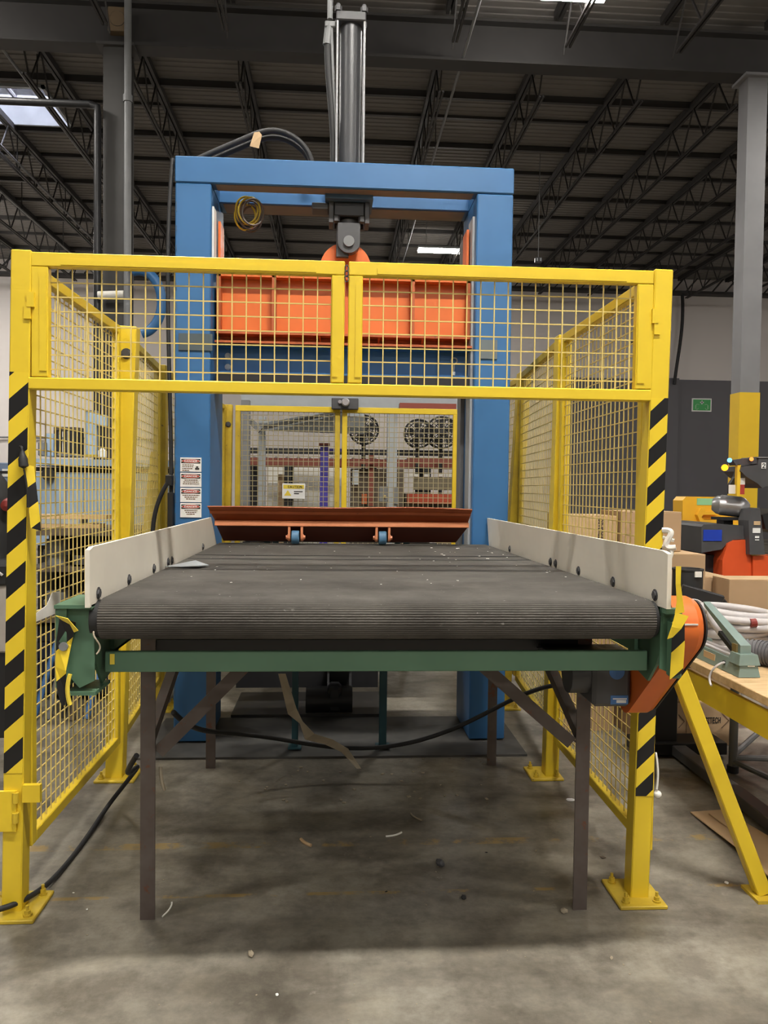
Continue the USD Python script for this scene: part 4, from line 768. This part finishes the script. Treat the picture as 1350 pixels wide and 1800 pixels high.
P_ = spline([(1.78, 3.26, ZB + .05), (1.86, 3.20, ZB + .055), (1.93, 3.06, ZB + .06), (2.02, 2.98, ZB + .06), (2.2, 2.95, ZB + .06)], 60)
t.part('duct', cat([cyl(P_[i], P_[i + 1], .055 if i % 2 else .050, 18) for i in range(59)]), DUCT, smooth=60)
single('plastic_wrap', sheet([(1.72 + .05 * i, 3.40 + .05 * j, ZB + .006 + .03 * abs(math.sin(i * 2.1 + j * 1.3))) for i in range(4) for j in range(4)], [q for i in range(3) for j in range(3) for q in ((i * 4 + j, i * 4 + 4 + j, i * 4 + j + 5), (i * 4 + j, i * 4 + j + 5, i * 4 + j + 1))], .002), PAPER, 'crumpled white packing sheet between the heat sealer and the hose coil', 'packing paper')
single('floor_cardboard', cat(sheet([(1.665, 3.44, .006), (1.675, 3.0, .03), (1.68, 2.78, .02), (1.90, 2.76, .02), (1.90, 3.1, .012), (1.835, 3.46, .006)], [(0, 1, 4), (0, 4, 5), (1, 2, 3), (1, 3, 4)], .005), bar((1.75, 3.40, .016), (1.80, 2.80, .028), .035, .004)), CARL, 'flat sheet of cardboard on the floor behind the slanting brace', 'cardboard')

# orange reach truck
YT = 6.0
t = Thing('reach_truck', 'orange and grey electric reach truck with coloured warning lamps at right', 'forklift', (3.4, YT, 0))
def face(pts, y0, y1): return prism([(at(a, b, y0)[0], at(a, b, y0)[2]) for a, b in pts], 'y', y0, y1)
x0 = at(1236, 950, YT)[0]; x1 = 3.75
t.part('body', face([(1268, 1110), (1270, 985), (1279, 955), (1290, 950), (1320, 948), (1322, 1110)], YT, YT + 1.1), TRO, label='orange rounded body panel')
t.part('body', face([(1324.5, 1110), (1323.5, 977), (1366, 977), (1372, 1110)], YT - .02, YT + 1.0), TRO, label='orange square body panel')
t.part('hood', face([(1233, 972), (1233, 926), (1237, 922), (1262, 921), (1318, 925), (1319, 947), (1288, 949), (1276, 958), (1268, 966)], YT + .02, YT + .9), DGR, label='dark grey hood')
t.part('sticker', bx(*px_rect(1236, 931, 1268, 951, YT + .02)[:2], YT + .013, YT + .019, *px_rect(1236, 931, 1268, 951, YT + .02)[2:]), BLUS, label='bright blue sticker')
t.part('chassis', bx(at(1234, 975, YT)[0], 3.75, YT + .15, YT + 1.2, .12, .98), BLK)
for x in (2.98, 3.65): t.part('wheel', cyl((x, YT + .5, .14), (x + .1, YT + .5, .14), .14, 24), RUB, smooth=40)
t.part('control_post', face([(1318, 975), (1316, 915), (1322, 895), (1336, 893), (1345, 975)], YT - .06, YT + .1), DGR)
for a in ((1325, 916, 1336, 923), (1323, 928, 1336, 937), (1327, 942, 1334, 946), (1327, 948, 1334, 950)): r = px_rect(*a, YT - .06); t.part('label_plate', bx(r[0], r[1], YT - .064, YT - .059, r[2], r[3]), WHITE if a[1] > 925 else CARL)
c0, c1 = at(1252, 886, YT + .3), at(1318, 893, YT + .15)
t.part('motor_can', lathe([(0, 0), (.05, 0), (.075, .12), (.08, .2), (.086, .22), (.086, .75), (.075, .86), (.045, .97), (.03, 1), (0, 1)], c0, c1, 32), STEEL, smooth=35, label='shiny metal motor can')
t.part('motor_base', [bx(*px_rect(1262, 909, 1305, 914, YT + .22)[:2], YT + .12, YT + .34, *px_rect(1262, 909, 1305, 914, YT + .22)[2:]), bx(*px_rect(1268, 913, 1284, 923, YT + .22)[:2], YT + .18, YT + .30, *px_rect(1268, 913, 1284, 923, YT + .22)[2:])], BLK)
t.part('mast', [bx(*px_rect(1299, 816, 1303, 872, YT)[:2], YT + .02, YT + .06, *px_rect(1299, 816, 1303, 872, YT)[2:])], SIGNY)
t.part('mast_panel', face([(1282, 868), (1284, 850), (1292, 838), (1296, 822), (1300, 822), (1296, 868)], YT + .06, YT + .10), BLK)
for a in ((1281, 852, 1292, 868), (1300, 840, 1309, 852)): r = px_rect(*a, YT + .05); t.part('label_plate', bx(r[0], r[1], YT + .045, YT + .052, r[2], r[3]), PAPER)
r = px_rect(1297, 852, 1308, 869, YT + .04); t.part('label_plate', bx(r[0], r[1], YT + .035, YT + .045, r[2], r[3]), REDP, label='red warning plate')
t.part('console', [face([(1302, 828), (1304, 820), (1332, 817), (1334, 804), (1372, 804), (1372, 842), (1340, 858), (1332, 850), (1312, 838)], YT, YT + .28), face([(1288, 809), (1330, 803), (1332, 815), (1294, 818)], YT + .02, YT + .12)], DGR)
t.part('console_edge', face([(1333, 803), (1372, 803), (1372, 805), (1333, 805)], YT - .01, YT + .25), STEEL)
r = px_rect(1339, 813, 1346, 824, YT - .006); t.part('number_plate', bx(r[0], r[1], YT - .008, YT - .001, r[2], r[3]), WHITE)
t.part('number', text('2', (r[3] - r[2]) * .75, (r[0] + .005, YT - .0085, r[2] + .005), (1, 0, 0), (0, 0, 1), width=(r[1] - r[0]) * .65), INK)
def bulb(px, py, rad, mat, nm): p = at(px, py, YT - .03); t.part(nm, trimesh.creation.icosphere(2, rad).apply_translation(p), mat, smooth=50); t.part('lamp_socket', cyl(p + [0, .01, 0], p + [.05, .10, .0], rad * .8, 14), BLK)
bulb(1282.5, 809, .019, glow('blue_lamp', (.10, .28, 1.0), 1.6), 'blue_lamp'); bulb(1274, 822, .026, glow('amber_lamp', (1.0, .17, .006), 2.6), 'amber_lamp'); bulb(1321, 807, .016, glow('red_lamp', (1.0, .14, .03), 1.6), 'red_lamp')
t.part('side_lever', face([(1340, 905), (1372, 895), (1372, 938), (1346, 930)], YT + .1, YT + .5), BLK)
# amber machine behind
YA = 7.4
t = Thing('amber_machine', 'amber yellow machine with pale green label behind the reach truck', 'machine', (4.0, YA, 0))
t.part('cover', face([(1200, 958), (1200, 880), (1206, 873), (1288, 874), (1310, 880), (1310, 958)], YA, YA + .22), AMB)
r = px_rect(1225, 876, 1254, 888, YA); t.part('label', bx(r[0], r[1], YA - .006, YA + .001, r[2], r[3]), GRNL)
t.part('handle_frame', face([(1226, 905), (1233, 893), (1240, 893), (1240, 900), (1262, 900), (1262, 905), (1236, 905), (1233, 910), (1238, 914), (1285, 914), (1285, 920), (1232, 920)], YA - .06, YA - .005), AMB)
t.part('lower_cover', face([(1217, 948), (1217, 921), (1310, 921), (1310, 948)], YA - .03, YA - .006), SIGNY)
t.part('base', bx(at(1205, 959, YA)[0], at(1310, 959, YA)[0], YA + .02, YA + .85, 0, at(1250, 959, YA)[2]), BLK)

# ================================================================== LEFT SIDE, BEYOND THE MESH
YC = 6.2
def rbox(px0, py0, px1, py1, y, d, c=0.0): a = px_rect(px0, py0, px1, py1, y); return bx(a[0], a[1], y, y + d, a[2], a[3], c)
t = Thing('machine_cabinet', 'pale blue machine cabinet behind the left mesh', 'cabinet', (-1.9, YC, 0))
t.part('top_ledge', rbox(52, 806, 300, 821, YC - .06, .8), LBLU); t.part('body', rbox(62, 830, 300, 960, YC, .65), LBLU)
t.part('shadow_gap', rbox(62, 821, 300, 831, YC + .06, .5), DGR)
for px in (115, 147): t.part('panel_seam', rbox(px, 832, px + 2, 900, YC - .004, .006), GRY)
t.part('leg', bx(at(62, 900, YC)[0], at(300, 900, YC)[0], YC + .05, YC + .6, 0, at(62, 958, YC)[2]), BLK)
t.part('knob', cyl(at(85, 834, YC - .004), at(85, 834, YC - .06), .05, 20), BLK, smooth=40)
t = Thing('slatted_reel', 'dark slatted reel standing on the pale blue cabinet', 'reel', (-2.1, YC + .3, 1.72))
c = at(121, 806, YC + .3); zb = 1.725; h = .24; rr = .115
t.part('rim', lathe([(rr * .7, 0), (rr, 0), (rr, 1), (rr * .7, 1), (rr * .7, 0)], (c[0], c[1], zb + h - .025), (c[0], c[1], zb + h), 28), BROW, smooth=40); t.part('rim', lathe([(0, 0), (rr, 0), (rr, 1), (0, 1)], (c[0], c[1], zb), (c[0], c[1], zb + .02), 28), BROW, smooth=40)
for a in np.linspace(0, 6.283, 18)[:-1]: t.part('slat', bar((c[0] + rr * .92 * math.cos(a), c[1] + rr * .92 * math.sin(a), zb + .02), (c[0] + rr * .92 * math.cos(a), c[1] + rr * .92 * math.sin(a), zb + h - .024), .018, .01, (0, 1, 0)), BLK)
t.part('core', cyl((c[0], c[1], zb + .02), (c[0], c[1], zb + h - .03), rr * .35, 18), PAPER, smooth=40)
t = Thing('air_cylinder', 'upright pale blue cylinder on the cabinet, left of the yellow post', 'cylinder', (-1.93, YC + .25, 1.72))
c = at(161, 806, YC + .25); t.part('barrel', cyl((c[0], c[1], 1.725 + .02), (c[0], c[1], 2.09), .05, 24), LBLU, smooth=40); t.part('cap', cyl((c[0], c[1], 2.09), (c[0], c[1], 2.105), .053, 24), GRY, smooth=40); t.part('cap', cyl((c[0], c[1], 1.725), (c[0], c[1], 1.745), .053, 24), YELD, smooth=40)
t.part('side_block', bx(c[0] + .05, c[0] + .12, c[1] - .04, c[1] + .04, 1.98, 2.07, .004), LBLU); t.part('rod', cyl((c[0] + .08, c[1], 1.725), (c[0] + .08, c[1], 1.98), .022, 14), BLK, smooth=40)
t = Thing('control_box', 'small grey blue control box on the left end of the cabinet', 'box', (-2.2, YC + .2, 1.72))
a = px_rect(80, 762, 94, 800, YC + .2); t.part('case', bx(a[0], a[1], YC + .2, YC + .35, 1.725, a[3], .004), LBLU); a = px_rect(66, 776, 79, 802, YC + .15); t.part('motor', bx(a[0], a[1], YC + .15, YC + .3, 1.725, a[3], .01), GRY)
single('white_bottle', lathe([(0, 0), (.035, 0), (.035, .7), (.015, .85), (.015, 1), (0, 1)], (*at(180, 806, YC + .2)[:2], 1.725), (*at(180, 806, YC + .2)[:2], 1.80), 18), WHITE, 'small white bottle on the cabinet right of the pale blue cylinder', 'bottle', smooth=40)
single('metal_tray', bx(*px_rect(102, 798, 132, 803, YC - .03)[:2], YC - .05, YC + .1, 1.725, 1.742, .003), STEEL, 'flat pale metal tray in front of the slatted reel', 'tray')
# cluttered work table in front of the cabinet
YW = 5.35
t = Thing('work_table', 'cluttered dark work table behind the left mesh', 'table', (-1.75, YW, 0))
zt = 1.2
t.part('top', bx(-2.14, -1.33, YW, YW + .55, zt - .05, zt), BROW)
for x in (-2.12, -1.4):
    for y in (YW + .03, YW + .48): t.part('leg', bx(x, x + .05, y, y + .05, 0, zt - .05), DGR)
t.part('shelf', bx(-2.12, -1.36, YW + .02, YW + .52, .55, .59), BROW); t.part('shelf', bx(-2.12, -1.36, YW + .02, YW + .52, .90, .93), BROW); t.part('back_panel', bx(-2.12, -1.36, YW + .50, YW + .53, .1, zt - .05), BLK)
for k, (a, b, z, y) in enumerate(((-2.10, -1.62, 1.20, .02), (-2.12, -1.58, 1.262, .05))):
    single('wooden_plank', bx(a, b, YW + y, YW + y + .16, z + (.001 if k == 0 else 0), z + .028), WOOD, ('lower' if k == 0 else 'upper') + ' pale wooden plank lying on the cluttered table behind the left mesh', 'plank')
single('pale_panel', bx(-2.08, -1.75, YW + .02, YW + .2, 1.2295, 1.2605), LGR, 'pale grey board between the two wooden planks behind the left mesh', 'board')
kinds = [('storage_bin', 'bin', paint('bin_blue', (.03, .06, .16), .5)), ('storage_bin', 'bin', DGR), ('parts_box', 'box', BROW), ('parts_box', 'box', paint('olive_box', (.15, .14, .07), .6)), ('steel_part', 'machine part', GRY)]
cols = ['navy blue', 'dark grey', 'brown', 'olive', 'grey']
for lev, (z, nm) in enumerate(((.591, 'lower shelf'), (.931, 'upper shelf'))):
    x = -2.05; n = 0
    while x < -1.5:
        k = int(RNG.integers(0, 5)); w = .11 + .10 * RNG.random(); h = .10 + .13 * RNG.random()
        b = bx(x, x + w, YW + .10, YW + .34, z, z + h, .008)
        if kinds[k][0] == 'steel_part': b = cat(cyl((x + w / 2, YW + .2, z), (x + w / 2, YW + .2, z + h), w * .42, 18), cyl((x + w / 2, YW + .2, z + h * .4), (x + w / 2, YW + .2, z + h * .6), w * .5, 18))
        if kinds[k][0] == 'storage_bin': b = cat(bx(x, x + w, YW + .10, YW + .34, z, z + .01), bx(x, x + .008, YW + .10, YW + .34, z, z + h), bx(x + w - .008, x + w, YW + .10, YW + .34, z, z + h), bx(x, x + w, YW + .33, YW + .34, z, z + h), bx(x, x + w, YW + .10, YW + .108, z, z + h * .6))
        single(kinds[k][0], b, kinds[k][2], f'{cols[k]} {kinds[k][0].replace("_", " ")} on the {nm} of the work table, {ORDN[n]} from the left', kinds[k][1]); x += w + .02 + .03 * RNG.random(); n += 1
t = Thing('tool_chest', 'dark navy tool chest low under the cluttered work table', 'tool chest', (-1.76, YW, 0))
NAVY = paint('navy_enamel', (.015, .022, .05), .5, (.01, .014, .03), 5)
t.part('body', bx(-2.06, -1.42, YW + .09, YW + .47, .03, .53, .006), NAVY)
for i in range(4):
    d_ = t.part('drawer', bx(-2.05, -1.43, YW + .075, YW + .088, .05 + .12 * i, .16 + .12 * i, .003), NAVY); t.part('handle', bx(-1.9, -1.58, YW + .055, YW + .074, .125 + .12 * i, .14 + .12 * i), GRY, under=d_)
t = Thing('pipe_rack', 'blue and grey pipes leaning low behind the left mesh', 'pipes', (-1.6, 4.9, 0))
for i in range(5):
    x = -1.9 + .08 * i; t.part('pipe', cyl((x, 4.95 + .03 * (i % 3), 0), (x + .06, 5.25, .5 + .09 * (i % 4)), .02, 10), [BLUP, GRY, BLK, BROW][i % 4], smooth=40)
# far left, outside the mesh
t = Thing('enamel_cabinet', 'beige machine cabinet at the left edge of the picture', 'cabinet', (-2.1, 4.6, 0))
a = px_rect(-60, 1028, 15, 1148, 4.6); t.part('body', bx(a[0], a[1], 4.6, 5.0, a[2], a[3], .01), paint('beige_enamel', (.42, .38, .34), .5)); t.part('plinth', bx(a[0] + .02, a[1] - .02, 4.62, 4.98, 0, a[2]), BLK)
t.part('dark_top', bx(a[0], a[1], 4.58, 5.0, a[3], a[3] + .12, .01), BLK); t.part('hose', tube([(a[0] + .05, 4.57, a[3] + .12), (a[1] - .08, 4.56, a[3] + .10), (a[1] - .02, 4.57, a[3] + .06)], .008, 8), PLAS)
t = Thing('equipment_cover', 'black covered equipment with round red cap at the left edge', 'machine', (-2.3, 5.3, 0))
c = at(-14, 900, 5.3); t.part('body', lathe([(0, 0), (.17, 0), (.18, .4), (.165, .75), (.11, .93), (.03, 1), (0, 1)], (c[0], 5.3, 0), (c[0], 5.3, 1.60), 28), RUB, smooth=50)
p = at(9, 890, 5.12); t.part('red_cap', lathe([(0, 0), (.035, .1), (.045, .4), (.045, 1), (0, 1)], p + [0, -.0, 0], p + [0, .12, .02], 24).apply_scale(1), RED, smooth=50)
t = Thing('storage_locker', 'blue grey locker at the left edge behind the fence post', 'locker', (-4.2, 9.4, 0))
a = px_rect(-80, 812, 20, 1010, 9.4); t.part('body', bx(a[0], a[1], 9.4, 9.9, 0, a[3], .01), paint('locker_blue', (.20, .27, .40), .5)); t.part('top_trim', bx(a[0] - .01, a[1] + .01, 9.38, 9.92, a[3] - .13, a[3] - .10), BLK)
r = px_rect(4, 824, 14, 838, 9.39); t.part('label_plate', bx(r[0], r[1], 9.385, 9.4, r[2], r[3]), WHITE)
single('wall_pipe', tube([(-15, 23.9, 2.9), (-4, 23.9, 2.9)], .03, 8, 0), GRY, 'thin grey pipe along the white wall at the far left', 'pipe')
single('reel_of_tape', cyl((*at(197, 520, 10.64)[:2] - np.array([.18, 0]), at(197, 520, 10.64)[2]), (*at(197, 520, 10.64)[:2] + np.array([.16, 0]), at(197, 520, 10.64)[2] + .02), .055, 20), PAPER, 'white roll strapped to the dark pipe beside the dark column above the left fence', 'roll', smooth=40)

# ================================================================== BEHIND THE REAR GATES
t = Thing('steel_gantry', 'grey steel gantry behind the rear mesh gates', 'steel frame', (0, 9.2, 0))
YG = 9.2
def gbar(p0, p1, y, w, d=.10, mat=LGR): return bar(at(*p0, y), at(*p1, y), w, d, (0, 1, 0)) if False else bar(at(*p0, y), at(*p1, y), d, w, np.cross((0, 1, 0), at(*p1, y) - at(*p0, y)))
t.part('post', bx(*px_rect(682, 700, 698, 800, YG)[:2], YG, YG + .12, 0, 2.6), LGR); t.part('post', bx(*px_rect(424, 700, 438, 800, YG - .2)[:2], YG - .2, YG - .08, 0, 2.5), GRY); t.part('post', bx(*px_rect(455, 700, 466, 800, YG + .8)[:2], YG + .8, YG + .9, 0, 2.4), LGR)
t.part('cross_beam', [bx(*px_rect(424, 690, 810, 712, YG)[:2], YG - .02, YG + .10, 2.44, 2.62)], LGR); t.part('cross_beam', gbar((455, 748), (640, 755), YG + .7, .12), LGR)
t.part('knee_brace', gbar((440, 740), (458, 757), YG, .07), GRY); t.part('knee_brace', gbar((462, 752), (605, 722), YG + .4, .035), GRY); t.part('deck_plate', prism([(at(455, 745, YG + .5)[0], at(455, 745, YG + .5)[2]), (at(615, 716, YG + .5)[0], at(615, 716, YG + .5)[2]), (at(640, 716, YG + .5)[0], at(640, 716, YG + .5)[2]), (at(640, 752, YG + .5)[0], at(640, 752, YG + .5)[2])], 'y', YG + .5, YG + .55), LGR)
t.part('red_beam', bx(*px_rect(703, 708, 802, 719, YG - .3)[:2], YG - .3, YG - .15, *px_rect(703, 708, 802, 719, YG - .3)[2:]), paint('red_beam', (.30, .055, .03), .5), label='dull red beam')
t.part('junction_box', [rbox(667, 855, 682, 882, YG - .05, .08, .004), rbox(692, 856, 700, 886, YG - .03, .05)], GRY); t.part('brass_knob', trimesh.creation.icosphere(2, .022).apply_translation(at(676, 873, YG - .06)), BRASS, smooth=50)
def fan(px, py, y, r, label):
    c = at(px, py, y); t = Thing('industrial_fan', label, 'fan', (c[0], y, 0)); tau = np.linspace(0, 2 * np.pi, 40)
    t.part('guard', [tube([c + [r * k * math.cos(a), dy, r * k * math.sin(a)] for a in tau], .014 if k == 1 else .008, 6, 0) for k, dy in ((1, 0), (.8, -.05), (.58, -.06), (.36, -.07), (1, .1))] + [tube([c + [0.1 * r * math.cos(a), -.07, .1 * r * math.sin(a)], c + [.7 * r * math.cos(a), -.055, .7 * r * math.sin(a)], c + [r * math.cos(a), 0, r * math.sin(a)]], .006, 5, 0) for a in np.linspace(0, 2 * np.pi, 25)[:-1]], BLK, kind='stuff')
    t.part('hub', cyl(c + [0, -.08, 0], c + [0, .16, 0], r * .2, 20), BLK, smooth=40)
    for a in np.linspace(0, 2 * np.pi, 6)[:-1] + .4: t.part('blade', sheet([c + [r * .15 * math.cos(a), -.02, r * .15 * math.sin(a)], c + [r * .9 * math.cos(a - .35), -.03, r * .9 * math.sin(a - .35)], c + [r * .9 * math.cos(a + .35), .06, r * .9 * math.sin(a + .35)], c + [r * .15 * math.cos(a + .6), .04, r * .15 * math.sin(a + .6)]], [(0, 1, 2), (0, 2, 3)], .004), DGR)
    t.part('pole', cyl((c[0], y + .14, 0), (c[0], y + .14, c[2]), .03, 12), BLK, smooth=40); t.part('foot', cyl((c[0], y + .14, 0), (c[0], y + .14, .04), .13, 28), BLK, smooth=40)
fan(736, 762, 10.95, .20, 'round black cage fan behind the right rear gate, left one of the pair'); fan(777, 760, 10.75, .22, 'round black cage fan behind the right rear gate, right one of the pair'); fan(640, 755, 10.75, .20, 'round black cage fan just right of the middle rear gate post')
t = Thing('roller_conveyor', 'red framed roller conveyor line far behind the rear gates', 'conveyor', (0, 10.8, 0)); YR = 11.2
t.part('side_rail', bx(-1.4, 2.0, YR, YR + .05, at(500, 818, YR)[2], at(500, 805, YR)[2]), REDB); t.part('side_rail', bx(-1.4, 2.0, YR + .9, YR + .95, at(500, 818, YR)[2], at(500, 805, YR)[2]), REDB)
t.part('dark_rail', bx(-1.4, 2.0, YR + .3, YR + .36, at(500, 796, YR)[2], at(500, 786, YR)[2]), BLK)
zr = at(500, 804, YR)[2]
for x in np.arange(-1.35, 1.95, .16): t.part('roller', cyl((x, YR + .06, zr - .02), (x, YR + .89, zr - .02), .035, 14), GRY, smooth=40)
for x in (-1.3, -.75, .5, 1.3, 1.9): t.part('leg', bx(x, x + .09, YR + .02, YR + .10, 0, zr - .06), BLK); t.part('leg', bx(x, x + .09, YR + .85, YR + .93, 0, zr - .06), BLK)
t = Thing('violet_post', 'violet painted post with arm behind the left rear gate', 'post', (-.2, 10.0, 0))
a = px_rect(563, 783, 576, 900, 10.0); t.part('post', bx(a[0], a[1], 10.0, 10.1, 0, a[3], .005), PURP); b = px_rect(545, 788, 610, 794, 10.02); t.part('arm', bx(a[1] + .001, b[1], 10.02, 10.08, b[2], b[3]), PURP); t.part('cap', bx(a[0] - .02, a[1] + .02, 9.98, 10.12, a[3], a[3] + .03), REDB)
for (px0, py0, px1, py1), y, lab in (((514, 822, 562, 900), 12.6, 'white wrapped pallet load left of the violet post'), ((578, 822, 604, 900), 12.7, 'white wrapped pallet load right of the violet post'), ((470, 818, 508, 860), 12.9, 'white wrapped pallet load behind the brown sheet of board')):
    a = px_rect(px0, py0, px1, py1, y); t = Thing('wrapped_pallet', lab, 'pallet load', ((a[0] + a[1]) / 2, y, 0)); t.part('load', bx(a[0], a[1], y, y + .9, .14, a[3], .015), PAPER)
    for k in range(3): t.part('pallet_board', bx(a[0], a[1], y + .02 + .38 * k, y + .12 + .38 * k, .1, .13), BROW)
    for k in range(2): t.part('pallet_bearer', bx(a[0] + .01 + (a[1] - a[0] - .1) * k, a[0] + .09 + (a[1] - a[0] - .1) * k, y + .02, y + .88, 0, .1), BROW)
    for k in range(1, 6): t.part('wrap_band', bx(a[0] - .003, a[1] + .003, y - .003, y + .903, .14 + (a[3] - .16) * k / 6, .155 + (a[3] - .16) * k / 6), WHITE)
a = px_rect(488, 834, 508, 900, 11.6); single('board_sheet', bx(a[0], a[1], 11.6, 11.66, 0, a[3]), CARD, 'brown sheet of board standing behind the left rear gate', 'board')
t = Thing('stacking_machine', 'dark machine with red panels behind the right rear gate', 'machine', (.9, 9.8, 0)); YS = 9.8
t.part('frame', [bx(*px_rect(715, 800, 810, 890, YS)[:2], YS + .1, YS + .7, .1, at(715, 868, YS)[2]), bx(*px_rect(618, 800, 712, 890, YS)[:2], YS + .2, YS + .7, .1, at(715, 824, YS)[2])], BROW)
t.part('red_panel', rbox(716, 868, 812, 886, YS, .08), paint('bright_red_panel', (.50, .075, .03), .45)); t.part('rail', rbox(716, 804, 812, 815, YS - .05, .06), REDB); t.part('rail', rbox(618, 806, 668, 816, YS - .02, .06), REDB)
t.part('cover', rbox(728, 838, 812, 862, YS + .05, .06), paint('tan_cover', (.20, .17, .11), .6)); t.part('side_column', rbox(648, 800, 656, 890, YS + .1, .08), REDB); t.part('side_column', rbox(636, 868, 645, 886, YS + .1, .06), ORD)
t.part('light_strip', [rbox(px, 833, px + 9, 838, YS, .04) for px in (716, 728, 746, 770, 784)], PAPER); t.part('grey_cabinet', rbox(620, 826, 631, 852, YS, .1), LGR)

# ================================================================== CABLES AND LITTER
single('floor_cable', tube([(-.69, 2.72, .55), (-.80, 3.1, .36), (-.93, 3.5, .16), (-1.02, 3.55, .04), (-1.035, 3.39, .014), (-1.045, 2.95, .014), (-1.06, 2.80, .03), (-1.12, 2.68, .04), (-1.25, 2.66, .03), (-1.6, 2.68, .012)], .010, 8, 90), RUB, 'black cable curving down to the floor and past the left front post', 'cable', smooth=50)
L = [at(489, 1184, 3.95), at(506, 1255, 3.92), at(527, 1272, 3.90), at(536, 1300, 3.88), at(570, 1308, 3.82), at(600, 1322, 3.78), at(627, 1351, 3.72)]
R = [at(502, 1184, 3.95), at(521, 1245, 3.92), at(532, 1268, 3.90), at(553, 1290, 3.88), at(585, 1300, 3.82), at(612, 1316, 3.78), at(635, 1351, 3.72)]
single('paper_strip', ribbon(L, R, .002), paint('pale_kraft', (.52, .46, .36), .8, (.42, .37, .28), 12), 'long torn strip of brown paper hanging under the belt to the floor', 'paper strip')
single('paper_shred', sheet([at(290, 1000, 3.05) * [1, 1, 0] + [0, 0, 1.182], (-.60, 3.02, 1.185), (-.53, 3.0, 1.19), (-.50, 3.08, 1.185), (-.56, 3.12, 1.20)], [(0, 1, 4), (1, 2, 4), (2, 3, 4)], .003), LGR, 'grey shred of plastic film on the left edge of the belt', 'plastic scrap')
def scrap(px, py, size, mat, label, cat_='litter', name='litter_scrap', z=0.0, flat=.25):
    d = FW + (px - W / 2) / F * RT - (py - H / 2) / F * UP; p = EYE + (z - EYE[2]) / d[2] * d
    m = trimesh.creation.icosphere(1, 1.0); v = np.array(m.vertices); v *= 1 + .35 * (RNG.random((len(v), 1)) - .5); v = v * np.array([size, size * (.5 + .4 * RNG.random()), size * flat]); a = RNG.random() * 6.28
    v = v @ np.array([[math.cos(a), math.sin(a), 0], [-math.sin(a), math.cos(a), 0], [0, 0, 1]]); v[:, 2] -= v[:, 2].min(); v += [p[0], p[1], z + .0006]
    single(name, trimesh.Trimesh(v, m.faces, process=False), mat, label, cat_)
scrap(441, 1681, .017, KRAFT, 'curled tan leaf of debris on the light floor, lower left of centre', name='dry_leaf', flat=.5)
scrap(774, 1523, .020, DGR, 'crumpled grey plastic lump on the floor between the conveyor legs', flat=.8)
scrap(815, 1580, .014, RUB, 'small black lump on the floor in front of the crumpled plastic lump', flat=.5)
scrap(855, 1499, .006, RUB, 'tiny black bit behind and right of the crumpled plastic lump'); scrap(679, 1568, .006, RUB, 'tiny black bit on the faint yellow line')
scrap(992, 1605, .013, KRAFT, 'tan wad beside the foot of the right front conveyor leg', flat=.6); scrap(1003, 1407, .022, WHITE, 'white paper bit on the floor left of the right second fence post', flat=.15)
scrap(1277, 1554, .009, WHITE, 'white bit on the floor left of the slanting brace foot', flat=.5); scrap(1075, 1685, .010, KRAFT, 'tan chip on the floor in front of the right fence post base', flat=.2)
scrap(487, 1750, .0055, WHITE, 'white chip on the light floor nearest the viewer', flat=.5); scrap(153, 1600, .005, WHITE, 'white chip on the floor right of the left fence post base', flat=.5); scrap(129, 1570, .005, PAPER, 'pale chip on the floor behind the left fence post base')
scrap(942, 1496, .010, KRAFT, 'brown flake on the floor left of the right front conveyor leg', flat=.2); scrap(1060, 1508, .011, BROW, 'brown flake on the floor behind the right fence post base', flat=.25)
def sliver(px0, py0, px1, py1, w, mat, label):
    P_ = []
    for px, py in ((px0, py0), ((px0 + px1) / 2, (py0 + py1) / 2 + 2), (px1, py1)):
        d = FW + (px - W / 2) / F * RT - (py - H / 2) / F * UP; P_.append(EYE + (.006 - EYE[2]) / d[2] * d)
    single('wood_sliver', tube(P_, w, 6, 8), mat, label, 'litter')
sliver(529, 1475, 547, 1486, .007, CARL, 'tan wood sliver on the floor under the middle of the belt'); sliver(678, 1470, 706, 1463, .004, PAPER, 'thin pale curl on the floor near the middle, nearest of two'); sliver(722, 1430, 742, 1442, .004, KRAFT, 'thin pale curl on the floor near the middle, farther of two')
single('string_scrap', tube([(-.585, 2.66, .006), (-.575, 2.65, .02), (-.555, 2.66, .045), (-.555, 2.665, .055)], .003, 6), PAPER, 'scrap of white string at the foot of the left front conveyor leg', 'string'); single('rag_scrap', tube([(-.60, 2.69, .52), (-.59, 2.68, .46), (-.585, 2.685, .44)], .006, 6), KRAFT, 'pale rag caught on the left front conveyor leg', 'rag')
# small pale crumbs on the belt and floor, too many to name one by one
def crumbs(spots):
    M = []
    for x, y, z, s in spots:
        b = bx(-s, s, -s * .7, s * .7, 0, s * .5); b.apply_transform(trimesh.transformations.rotation_matrix(RNG.random() * 6, (0, 0, 1))); b.apply_translation((x, y, z)); M.append(b)
    return cat(M)
single('belt_crumbs', crumbs([(RNG.uniform(-.6, .85), RNG.uniform(2.5, 4.2), 1.1815, RNG.uniform(.0015, .004)) for _ in range(50)] + [(RNG.uniform(.5, .84), RNG.uniform(3.3, 4.1), 1.1815, RNG.uniform(.003, .007)) for _ in range(14)]), PAPER, 'pale crumbs scattered on the black belt', 'debris', kind='stuff')
single('floor_crumbs', crumbs([(RNG.uniform(-.9, 1.0), RNG.uniform(2.0, 4.4), .0008, RNG.uniform(.001, .0035)) for _ in range(90)] + [(RNG.uniform(-.5, .9), RNG.uniform(3.6, 4.2), .0008, RNG.uniform(.004, .010)) for _ in range(34)]), KRAFT, 'tan crumbs and chips scattered on the floor under the conveyor', 'debris', kind='stuff')
